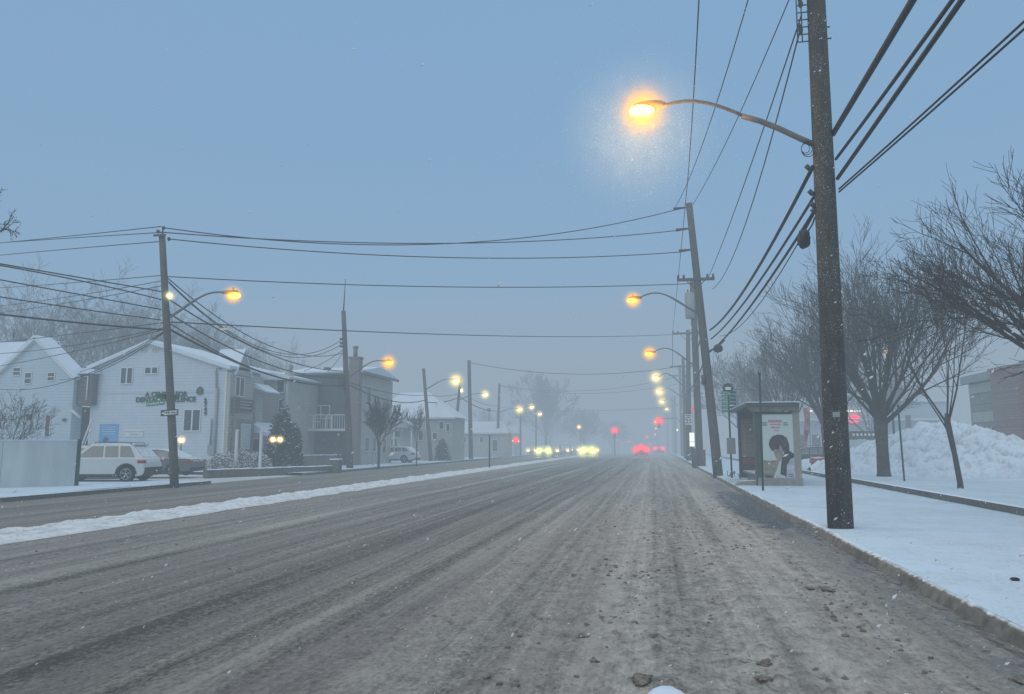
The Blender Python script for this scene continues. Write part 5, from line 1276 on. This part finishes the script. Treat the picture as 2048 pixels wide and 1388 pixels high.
MB().box(fx0+.12, fx1, SY1-.012, SY1-.004, fz0+.62, fz0+.90).build('red_band', mat('dull red band', (.22, .07, .07), .6, .15, 3), fp)
mb = MB()
for k in range(2):
    zc = fz0+1.25+k*.38; mb.box(fx0+.25, fx1, SY1-.022, SY1-.016, zc, zc+.03).box(fx0+.25, fx1, SY1-.022, SY1-.016, zc+.26, zc+.29).box(fx0+.25, fx0+.28, SY1-.022, SY1-.016, zc+.03, zc+.26).box(fx0+.5, fx0+.53, SY1-.022, SY1-.016, zc+.03, zc+.26)
mb.box(fx0+.2, fx1, SY1-.022, SY1-.016, fz1-.85, fz1-.80).box(fx0+.3, fx1, SY1-.022, SY1-.016, fz1-.72, fz1-.67)
mb.build('poster_print', mat('poster ochre', (.30, .26, .20), .6, .15, 3), fp)
# the advert: pale ground, printed text, a dark-haired person in profile over a white shirt
px0, px1, pz0, pz1 = P(1523, 900, SY0).x, P(1591, 900, SY0).x, z0_, z1_
ad_ = MB().box(px0, px1, SY0-.005, SY0+.02, pz0, pz1).build('advert', mat('advert ground', (.50, .58, .56), .4, .06, 1.5), t)
pw_, ph_ = px1-px0, pz1-pz0
def shp(pts, col, nm, lay): 
    q = [(px0+u*pw_, pz0+v*ph_) for u, v in pts]; MB().prism(q, SY0-.008-.003*lay, SY0-.0065-.003*lay).build(nm, mat(nm+' ink', col, .5, .5, 5, bump=0), ad_)
def rings(cx, cy, rx, ry, n=22, a0=0, wob=0): return [(cx+math.cos(2*PI*k/n+a0)*rx*(1+wob*math.sin(5*k)), cy+math.sin(2*PI*k/n+a0)*ry*(1+wob*math.sin(3*k+1))) for k in range(n)]
shp([(0.02, .01), (.35, .01), (.34, .12), (.42, .2), (.5, .33), (.36, .34), (.2, .33), (.02, .35)], (.23, .22, .17), 'printed_backdrop', 1)
shp([(.08, .02), (.30, .02), (.30, .12), (.08, .14)], (.07, .08, .07), 'printed_shadow', 2)
shp([(.70, .01), (.99, .01), (.99, .40), (.84, .38), (.74, .28), (.69, .17)], (.42, .45, .50), 'printed_shirt', 2)
shp([(.34, .02), (.66, .02), (.62, .09), (.42, .13), (.34, .07)], (.45, .42, .45), 'printed_paper', 2)
shp([(.52, .14), (.56, .28), (.60, .40), (.76, .50), (.86, .46), (.99, .42), (.99, .385), (.84, .36), (.73, .27), (.685, .05), (.66, .12)], (.05, .055, .05), 'printed_dark_coat', 3)
shp([(.36, .48), (.40, .40), (.46, .34), (.52, .32), (.60, .38), (.64, .50), (.5, .56)], (.27, .23, .20), 'printed_face', 4)
shp([(.25, .52), (.22, .57), (.26, .64), (.36, .69), (.50, .71), (.64, .70), (.76, .66), (.81, .58), (.82, .50), (.78, .44), (.68, .42), (.62, .50), (.55, .56), (.50, .49), (.40, .50), (.32, .47)], (.06, .045, .045), 'printed_hair', 5)
shp([(.30, .24), (.44, .28), (.5, .34), (.46, .36), (.36, .31), (.27, .28)], (.30, .27, .23), 'printed_hand', 5)
RED = mat('advert red print', (.45, .22, .24), .5, .2, 30, bump=0); GRN = mat('advert green print', (.06, .13, .10), .5, .2, 30, bump=0)
for (u0, u1, v, h) in ((.22, .62, .885, .035), (.28, .60, .845, .022), (.30, .58, .80, .022), (.38, .54, .76, .012)):
    u = u0; mb = MB()
    while u < u1: mb.box(px0+u*pw_, px0+(u+.028)*pw_, SY0-.011, SY0-.009, pz0+v*ph_, pz0+(v+h*random.uniform(.7, 1.2))*ph_); u += .028
    mb.build('title_print', RED, ad_)
mb = MB()
for (u0, u1, v) in ((.05, .2, .87), (.05, .2, .84), (.68, .80, .87), (.68, .82, .84), (.74, .92, .13), (.74, .92, .10)):
    u = u0
    while u < u1: mb.box(px0+u*pw_, px0+(u+.02)*pw_, SY0-.020, SY0-.018, pz0+v*ph_, pz0+(v+.016)*ph_); u += .03
mb.build('small_print', GRN, ad_)
# banner flag behind the shelter, boards, lot lamp
q = P(1611, 862, 46); t = thing('banner_flag', 'tall narrow red and white banner right of the bus shelter', 'banner', (q.x, 46, .2))
mb = MB(); n = 14; vs = []; fs = []
for i in range(n+1):
    z = q.z+1.35-2.3*i/n; xo = .22*math.sin(i*.35)*.3; wd = .17*(1-.5*(i/n)**2)
    vs += [(q.x-wd+xo+.1*(1-i/n), 46+.05*math.sin(i), z), (q.x+wd+xo+.1*(1-i/n), 46-.05*math.sin(i), z)]
for i in range(n): fs.append((2*i, 2*i+1, 2*i+3, 2*i+2))
mb.add(vs, fs).build('cloth', mat('red white banner', (.36, .20, .22), .7, .9, 5, stretch=(1, 1, .7)), t)
MB().tube([(q.x+.25, 46.1, .2), (q.x+.25, 46.1, q.z+1.4)], .025, 6).build('pole', M['galv'], t)
q = P(1722, 862, 66); t = thing('shop_sign', 'dark roadside board with pale board beneath, behind the large vase-shaped tree', 'sign', (q.x, 66, .1))
a, b_ = P(1700, 878, 66), P(1752, 862, 66); MB().box(a.x, b_.x, 66, 66.2, a.z, b_.z).build('upper_board', M['iron'], t)
mb = MB(); [mb.box(a.x+.2+.3*k, a.x+.38+.3*k, 65.98, 65.99, a.z+.25, a.z+.45) for k in range(6)]; mb.build('lettering', M['signwhite'], t)
a2, b2_ = P(1700, 897, 66), P(1756, 880, 66); MB().box(a2.x, b2_.x, 66, 66.2, a2.z, b2_.z).build('lower_board', M['siding_white'], t)
for px in (1702, 1750): x = P(px, 0, 66).x; MB().box(x-.08, x+.08, 66.2, 66.36, 0, b_.z).build('post', M['iron'], t)
q = P(1777, 700, 64); t = thing('lot_lamp', 'tall parking lot lamp with warm lit heads seen through the large tree', 'lamp', (q.x, 64, 0))
MB().tube([(q.x, 64, 0), (q.x, 64, q.z)], [.11, .07], 8).build('post', M['iron'], t); MB().box(q.x-.35, q.x+.3, 63.8, 64.2, q.z, q.z+.12).build('lamp_head', M['iron'], t)
MB().box(q.x-.3, q.x+.25, 63.85, 64.15, q.z-.06, q.z-.01).build('lens', emit('lot lens', (1, .75, .4), 3), t); glow(t, q-Vector((0, 0, .1)), .6, 'pale')
q = P(1817, 850, 50); t = thing('lot_sign', 'small plate on a post behind the snow pile', 'sign', (q.x, 50, 0))
MB().tube([(q.x, 50.05, 0), (q.x, 50.05, q.z+.6)], .035, 6).build('post', M['galv'], t); MB().box(q.x-.15, q.x+.15, 50, 50.02, q.z-.2, q.z+.6).build('plate', M['galv'], t)
# support stake by the large tree
b = G(1809, 962, .3); q = P(1796, 812, b.y)
t = thing('thin_post', 'thin dark leaning post between the two bed trees', 'post', b); MB().tube([b-Vector((0, 0, .2)), q], .035, 8).build('shaft', M['green_metal'], t)
MB().tube([q, q+Vector((0, 0, .04))], .05, 8).build('cap', M['green_metal'], t)
# strip mall
YS = 92; a, b_ = P(1560, 880, YS), P(1905, 880, YS)
t = thing('strip_mall', 'long low pale shop building with red glowing sign, hazy behind the trees', 'building', (a.x, YS, 0))
zt = P(0, 822, YS).z
MB().box(a.x, b_.x, YS, YS+12, 0, zt).build('wall', M['siding_pale'], t)
MB().box(a.x-.3, b_.x+.3, YS-.4, YS+12.2, zt+.01, zt+.3).build('roof', M['roofsnow'], t)
MB().box(a.x, b_.x, YS-1.4, YS-.02, zt-2.1, zt-1.85).build('canopy', M['trim'], t)
x = a.x+.6
while x < b_.x-2.4:
    window(t, x, x+2.0, .5, 2.9, YS, split=2, name='shop_window'); x += 2.9
q = P(1708, 838, YS-.3)
MB().ball((q.x, YS-.15, q.z), (.75, .12, .42), 16, 8).build('red_sign', emit('red shop sign', (1, .04, .12), 2.2), t); glow(t, (q.x, YS-.5, q.z), .9, 'red')
mb = MB()
for px in range(1622, 1730, 9):
    c = P(px, 822, YS-.6); mb.box(c.x-.16, c.x+.16, YS-.62, YS-.5, c.z-.05, c.z+.05)
mb.build('light_row', emit('canopy lights', (1, .85, .6), 3), t)
# right modern building
YR = 54
t = thing('modern_building', 'grey panelled shop building with red brick tower at the right edge', 'building', (P(1938, 0, YR).x, YR, 0))
XW = P(1938, 780, 60).x; zt = P(0, 795, 60).z; XW2 = XW+16
MB().box(XW, XW2, 28, 60, 0, zt).build('wall', mat('grey panels', (.24, .25, .235), .7, .12, 2, lap=.9), t)
MB().box(XW-.4, XW2, 55.0, 60.4, zt+.01, zt+.55).box(XW-.4, XW2, 27.8, 51.2, zt+.1, zt+.75).build('parapet', M['galv'], t)
MB().box(XW-.06, XW-.01, 55.2, 59.6, 3.3, 4.0).box(XW-.10, XW-.01, 55.2, 59.8, zt-.75, zt-.1).build('sign_band', M['siding_cream'], t)
mb = MB()
for y0_, y1_ in ((55.4, 56.6), (57, 59.2), (42, 45), (46, 50.6)): mb.box(XW-.03, XW-.005, y0_, y1_, .4, 2.9)
mb.build('shop_window', M['glass'], t)
mb = MB()
for y0_ in (42, 43.5, 45, 47.8, 50.6): mb.box(XW-.09, XW-.035, y0_, y0_+.1, .3, 4.4)
mb.build('mullion', M['galv'], t)
zt2 = P(1990, 738, 53).z
MB().box(XW-.55, XW+.1, 51.2, 55.0, 0, zt+.6).box(XW-.75, XW+.25, 52.6, 54.9, zt+.61, zt2).build('brick_tower', M['brick_red'], t)
# ------------------------------------------------------------------ snow pile
pc = (15.6, 45.0)
def pile_z(x, y):
    u = (x-pc[0])/6.9; v = (y-pc[1])/5.2; r = math.sqrt(u*u+v*v)
    an = math.atan2(v, u); r *= 1+.12*math.sin(an*3+1)+.06*math.sin(an*7)
    base = max(0, 1-r**1.25)
    k = 2.9*base
    q = Vector((x, y, 0))
    rough = .42*abs(noise.noise(q*.8))+.26*abs(noise.noise(q*1.9+Vector((3, 1, 0))))+.11*noise.noise(q*3.1+Vector((0, 5, 0)))+.05*noise.noise(q*8)
    s2 = math.exp(-(((x-19.5)/2.8)**2+((y-43)/2.5)**2))*-.0
    return -.05+k+(rough*min(1, base*4)*1.3)+s2
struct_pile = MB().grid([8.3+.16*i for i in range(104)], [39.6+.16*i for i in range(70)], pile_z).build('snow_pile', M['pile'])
tag(struct_pile, 'big rugged heap of ploughed snow beyond the tree bed', 'snow pile')
mb = MB().grid([8.6+.2*i for i in range(30)], [45+.35*i for i in range(50)], lambda x, y: .1+max(0, .85*(1-((x-11)/2.5)**2))*(.35+.75*abs(noise.noise(Vector((x*.8, y*.6, 2))))+.15*noise.noise(Vector((x*3, y*3, 2))))*max(0, 1-((y-53.5)/8.7)**4))
tag(mb.build('snow_bank', M['pile']), 'low uneven snow bank behind the bus shelter and nearest pole', 'snow bank')
q = P(1636, 915, 48); o = MB().ball((0, 0, 0), (.5, .4, .28), 14, 8, jit=.6, seed=8).build('red_bag', M['red_cloth']); o.location = (q.x, 48, .75); tag(o, 'small red bundle lying on the snow bank', 'bag')
# debris and twigs at bus stop
b = G(1470, 953); mb = MB(); rnd = random.Random(3)
for k in range(14): p = Vector((rnd.uniform(-.35, .45), rnd.uniform(-.1, .2), 0)); mb.tube([p, p+Vector((rnd.uniform(-.3, .3), rnd.uniform(-.1, .1), rnd.uniform(.05, .3)))], .015, 4)
o = mb.build('twig_debris', M['twig']); o.location = b; tag(o, 'dark twigs lying at the foot of the bus stop post', 'debris')
g = G(2030, 1161); o = MB().box(-.04, .04, -.03, .03, 0, .02).ball((0, 0, .02), (.045, .03, .012), 8, 5).build('litter', M['signblack']); o.location = g+Vector((0, 0, .005)); tag(o, 'small dark piece of litter on the right pavement', 'litter')
# median sign post and far median posts
b = G(979, 934, .12); q = P(979, 872, b.y)
t = thing('sign_post', 'dark thin post standing on the snowy median', 'post', b); MB().tube([b-Vector((0, 0, .1)), q], .055, 8).build('shaft', M['iron'], t)
MB().box(q.x-.07, q.x+.07, q.y-.03, q.y+.03, q.z, q.z+.05).build('cap', M['iron'], t)
b = P(978, 910, 100); q = P(978, 818, 100)
t = thing('signal_post', 'thin far pole with a small box on top behind the median post', 'post', (b.x, 100, 0)); MB().tube([(b.x, 100, 0), q], .06, 6).build('shaft', M['iron'], t); MB().box(q.x-.25, q.x+.2, 99.9, 100.2, q.z-.35, q.z+.1).build('box', M['iron'], t)
for i, (px, by, ty) in enumerate(((870, 930, 0), (734, 930, 905), (722, 930, 900), (745, 930, 905))):
    if i == 0: continue
    b = G(px, by); q = P(px, ty, b.y); o = MB().tube([(0, 0, -.1), (0, 0, q.z-b.z)], .03, 6).ball((0, 0, q.z-b.z), .05, 8, 6).build('bollard', M['galv']); o.location = b
    tag(o, ['', 'middle', 'left', 'right'][i]+' of three short posts by the small street tree', 'bollard', 'short posts')
b = G(677, 941); q = P(677, 870, b.y); t = thing('meter_post', 'thin grey post beside the mast pole', 'post', b); MB().tube([b-Vector((0, 0, .1)), q], .06, 8).build('shaft', M['wood_far'], t); MB().ball(q, (.09, .09, .12), 8, 6).build('head', M['galv'], t)

# ------------------------------------------------------------------ falling snow
def flake_mat():
    m, nt = nodes('snowflakes'); s = NB(nt)
    d = s.n('ShaderNodeBsdfDiffuse'); d.inputs[0].default_value = (.95, .95, .95, 1)
    t = s.n('ShaderNodeBsdfTranslucent'); t.inputs[0].default_value = (.95, .95, .95, 1)
    x = s.n('ShaderNodeMixShader'); s.l(d.outputs[0], x.inputs[1]); s.l(t.outputs[0], x.inputs[2])
    o = s.n('ShaderNodeOutputMaterial'); s.l(x.outputs[0], o.inputs[0]); return m
mb = MB(); rnd = random.Random(9)
for i in range(8500):
    Y = 2.2+rnd.random()**.7*26; px = rnd.uniform(-60, 2110); py = rnd.uniform(-40, 1400)
    p = P(px, py, Y)
    if p.z < .1 or (py < 840 and not 1600 < px < 1720 and rnd.random() < .7): continue
    r = rnd.uniform(.0025, .0065); e = rnd.uniform(1.3, 3.2)
    a = Vector((.75+rnd.gauss(0, .2), rnd.gauss(0, .3), .6+rnd.gauss(0, .2))).normalized()*r*e; b = a.orthogonal().normalized()*r; c = a.cross(b).normalized()*r
    mb.add([p-a, p+b, p+c, p-b, p-c, p+a], [(0, 1, 2), (0, 2, 3), (0, 3, 4), (0, 4, 1), (5, 2, 1), (5, 3, 2), (5, 4, 3), (5, 1, 4)], True)
for i in range(5200):
    d = Vector((rnd.gauss(0, .85)-.15, rnd.gauss(0, .9), rnd.gauss(0, .85)-.55))
    p = hd+d; r = rnd.uniform(.002, .0048); e = rnd.uniform(1.3, 3)
    a = Vector((.75+rnd.gauss(0, .3), rnd.gauss(0, .3), .5+rnd.gauss(0, .3))).normalized()*r*e; b = a.orthogonal().normalized()*r; c = a.cross(b).normalized()*r
    mb.add([p-a, p+b, p+c, p-b, p-c, p+a], [(0, 1, 2), (0, 2, 3), (0, 3, 4), (0, 4, 1), (5, 2, 1), (5, 3, 2), (5, 4, 3), (5, 1, 4)], True)
o = mb.build('falling_snow', flake_mat()); tag(o, 'snowflakes falling through the air over the whole street', 'snow', kind='stuff')
# the car the photograph was taken from: bonnet with a lump of snow at its rim
pq = P(1332, 1380, 1.9)
t = thing('car', 'white car bonnet with a rounded snow lump at the bottom edge', 'car', (pq.x, 1.9, 0))
MB().grid([pq.x-.85+.17*i for i in range(11)], [1.0+.1*i for i in range(9)], lambda x, y: pq.z-.07-.06*((x-pq.x)/.85)**2-.12*(y-1.0)**2).build('bonnet', M['car_white'], t)
MB().ball((pq.x, 1.85, pq.z-.035), (.06, .06, .055), 18, 12, jit=.15, seed=2).build('snow_lump', M['roofsnow'], t)

# ------------------------------------------------------------------ camera, render settings
cd = bpy.data.cameras.new('camera'); co = bpy.data.objects.new('camera', cd); C.objects.link(co); sc.camera = co
cd.sensor_width = 36; cd.lens = 36*F/2048; cd.clip_end = 2000; cd.clip_start = .05
co.location = (0, 0, CAMZ); co.rotation_euler = (PI/2+TH, 0, PS)
sc.view_settings.view_transform = 'Standard'; sc.view_settings.look = 'None'; sc.view_settings.exposure = 0
sc.render.engine = 'CYCLES'; sc.cycles.use_denoising = True; sc.cycles.max_bounces = 6; sc.cycles.volume_bounces = 0
sc.cycles.volume_step_rate = 1; sc.cycles.volume_max_steps = 64; sc.cycles.use_adaptive_sampling = True
sc.cycles.sample_clamp_indirect = 4
